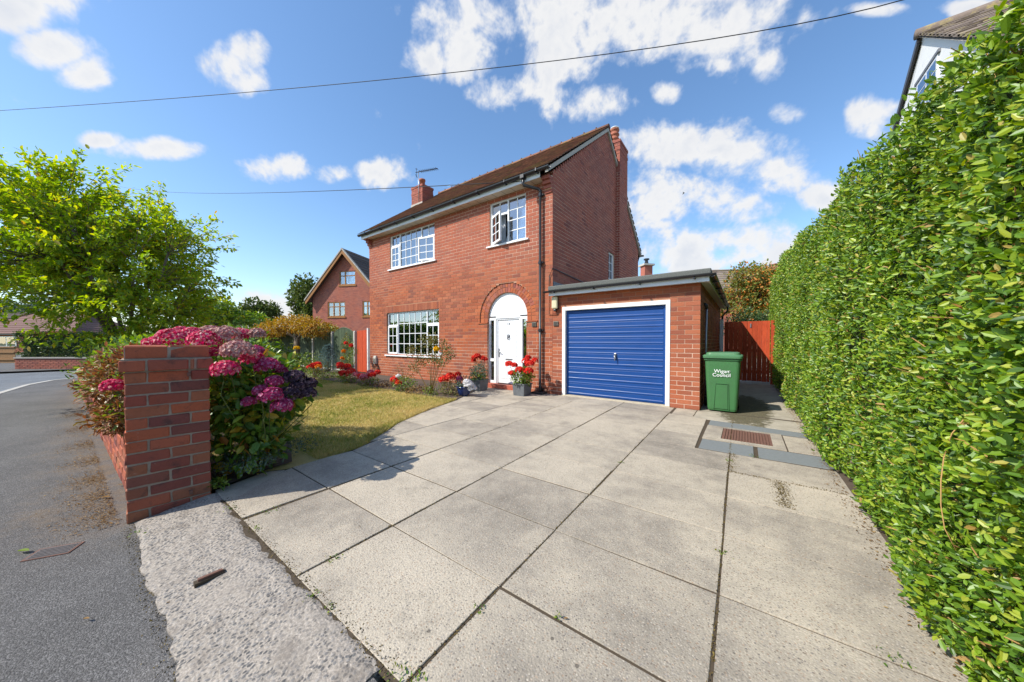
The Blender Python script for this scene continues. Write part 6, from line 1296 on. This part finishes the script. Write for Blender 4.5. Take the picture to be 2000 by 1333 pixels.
P = q_ @ M3[:3, :3].T + M3[:3, 3]; foliage(dh, L['darkhedge'], P, rv(n) + (-.2, -.4, .3), SUNV * .6 + rv(n, .6), .08, .05); xf_mb(MB().box(-1.6, 2.0, .3, 1.2, .3, 1.5), LX).build('inner_growth', MAT['hedge_core'], dh)
n = 1500; k_ = q_[:n].copy(); k_[:, 2] = 1.66 + RN.normal(0, .05, n); k_[:, 0] = RN.uniform(-1.4, .8, n); foliage(dh, L['rust'], k_ @ M3[:3, :3].T + M3[:3, 3], rv(n), SUNV + rv(n, .5), .07, .04, rest='brown_tips')
# trees and hedge across the street, behind the viewer: seen in the window glass
ot = thing('opposite_hedge', 'tall dark hedge across the street, reflected in the ground-floor window', 'hedge', (-9, -11, 0)); n = 3500
for (x0, x1, h) in ((-40, -24, 3.6), (-22, -6, 2.6), (-4, 14, 3.0)): P = np.stack([RN.uniform(x0, x1, n), -11 + RN.random(n) * 1.5, RN.random(n) * h], 1); foliage(ot, L['laurel'], P, rv(n), (0, .6, .5) + rv(n, .5), .28, .2); box('inner_growth', x0, x1, -11.8, -10.6, -.1, h - .3, MAT['hedge_core'], ot)

# ------------------------------------------------------------------ grass, litter, weeds
n = 120000; y = .75 + RN.random(n) ** 1.15 * 4.2; xe = np.interp(y, [a for a, b in LE], [b for a, b in LE]); x = xe - .015 - RN.random(n) ** 1.5 * (9.5)
ok = (x > -14) & ~((x > -4.6) & (y < 1.55)); x, y, xe = x[ok], y[ok], xe[ok]; n = len(x)
h = RN.uniform(.018, .042, n) * (1 + 1.1 * np.exp(-((xe - x) / .14) ** 2) * RN.random(n)); a = RN.uniform(0, 6.28, n); wv = .0022 + .0015 * RN.random(n) + .0006 * np.abs(x + 3); lean = RN.normal(0, .6, (n, 2)) * h[:, None]
b0 = np.stack([x - np.cos(a) * wv, y - np.sin(a) * wv, np.zeros(n)], 1); b1 = np.stack([x + np.cos(a) * wv, y + np.sin(a) * wv, np.zeros(n)], 1); tp_ = np.stack([x + lean[:, 0], y + lean[:, 1], h], 1)
V_ = np.stack([b0, b1, tp_], 1).reshape(-1, 3); gr = link('grass', np_mesh('grass', V_, np.arange(n * 3).reshape(-1, 3)), L['lawn']); tag(gr, 'short sun-dried lawn grass', 'grass', kind='stuff')
def litter(name, label, P, ln, mat='litter', parent=None):
    n = len(P); A = rv(n); A[:, 2] *= .15; N = np.array([0, 0, 1.0]) + rv(n, .25); l = ln * RN.uniform(.4, 1.4, n)
    o = foliage(parent, L[mat], P, A, N, l, l * .55, rest=name); tag(o, label, 'litter', kind='stuff'); return o
n = 5200; x = -3.75 - RN.random(n) ** 1.4 * 7.5; cl = np.array([-3.95, -4.5, -5.1, -5.9, -6.9, -8.2, -9.8])[RN.integers(0, 7, n)]; x = np.where(RN.random(n) < .8, cl + RN.normal(0, .17, n), x); x = np.minimum(x, -3.70)
yl = .20 - .013 * (-x - 3.64) - np.abs(RN.normal(0, .12, n)) - .01; litter('leaf_litter', 'brown leaf litter gathered along the foot of the garden wall', np.stack([x, yl, np.full(n, -.054)], 1), .013)
n = 1600; yy = 1.2 + RN.random(n) * 9; xx = .72 - np.abs(RN.normal(0, .05, n)); litter('hedge_clippings', 'dry clippings and fallen leaves along the foot of the privet hedge', np.stack([xx, yy, np.full(n, .008)], 1), .014)
FL = [(35, 1077, .05), (200, 972, .045), (230, 948, .03), (163, 1210, .02), (325, 1178, .02), (700, 1030, .012), (1100, 1210, .015)]
def gnd(u, v, z): d = CF + CR * (u - 1000) / FPX + CU * (677.9 - v) / FPX; return EYE + d * ((z - EYE[2]) / d[2])
for (u, v, l), lab in zip(FL, ('single pale green leaf lying on the footway at the far left', 'curled tan leaf in the litter beside the garden wall', 'small tan leaf close to the garden wall', 'tiny orange leaf alone on the dark footway', 'red-brown leaf on the worn kerb slab', 'tiny yellow leaf on the near paving slab', 'tiny yellow sprig in the middle of the drive')):
    p = gnd(u, v, -.05 if u < 400 else .004); o = foliage(None, L['litter'] if u > 50 else L['bed'], [p + (0, 0, .006)], [(.8, .5, .05)], [(0, 0, 1.)], l * 1.6, l * .7, rest='fallen_leaf'); del o['kind']; tag(o, lab, 'leaf', 'fallen leaves')
wd_ = [(446, 995, .05), (498, 1035, .03), (610, 1168, .045), (643, 1190, .04), (530, 1000, .07), (650, 1093, .05), (772, 1318, .06), (808, 1322, .05), (935, 1192, .03), (1212, 905, .04), (1407, 1080, .05), (1424, 900, .06), (1475, 893, .06), (270, 1040, .05), (1745, 1290, .06), (1090, 1207, .02)]
we = MB(); LPs, LAs, lz = [], [], []
for (u, v, r) in wd_:
    p = gnd(u, v, 0); n_ = int(8 + r * 260); LPs.append(p + RN.normal(0, 1, (n_, 3)) * (r * .45, r * .45, .004) + (0, 0, .006)); LAs.append(rv(n_) * (1, 1, .5) + (0, 0, .5)); lz.append(np.full(n_, .015))
P = np.concatenate(LPs); l = np.concatenate(lz) * RN.uniform(.5, 1.4, len(P)); o = foliage(None, L['bed'], P, np.concatenate(LAs), np.array([0, 0, 1.0]) + rv(len(P), .5), l, l * .5, rest='joint_weeds'); tag(o, 'small weeds sprouting in the paving joints', 'weeds', kind='stuff')
# moss and soil crumbs in the wide joints
LPs = []
for q in range(len(COLS)):
    if COLS[q] < -3: continue
    n_ = 900; yy = .7 + RN.random(n_) * 5.6; LPs.append(np.stack([COLS[q] - .012 * (yy - 3) + RN.normal(0, .006, n_), yy, np.full(n_, .003)], 1))
n_ = 900; LPs.append(np.stack([RN.uniform(-3.4, -1.1, n_), .712 + RN.normal(0, .022, n_), np.full(n_, .003)], 1)); n_ = 700; LPs.append(np.stack([-3.62 + 2.4 * RN.random(n_), .225 + RN.normal(0, .025, n_), np.full(n_, -.056)], 1))
n_ = 900; LPs.append(np.stack([.27 + RN.normal(0, .03, n_), 3.2 + RN.random(n_) * .55, np.full(n_, .006)], 1)); n_ = 350; LPs.append(np.stack([-.10 + RN.random(n_) * .8, 3.775 + RN.normal(0, .012, n_), np.full(n_, .006)], 1)); n_ = 300; LPs.append(np.stack([-.10 + RN.normal(0, .025, n_), 3.75 + RN.random(n_) * .65, np.full(n_, .006)], 1))
P = np.concatenate(LPs); L['moss'] = leaf_mat('moss_crumb', [(0, (.05, .04, .02)), (.5, (.12, .085, .03)), (1, (.20, .15, .05))], 0, 0, .8)
o = foliage(None, L['moss'], P, rv(len(P)), rv(len(P)) + (0, 0, .8), .008 * RN.uniform(.5, 1.5, len(P)), .006, rest='joint_moss'); tag(o, 'brown moss and crumbs of soil in the paving joints', 'moss', kind='stuff')
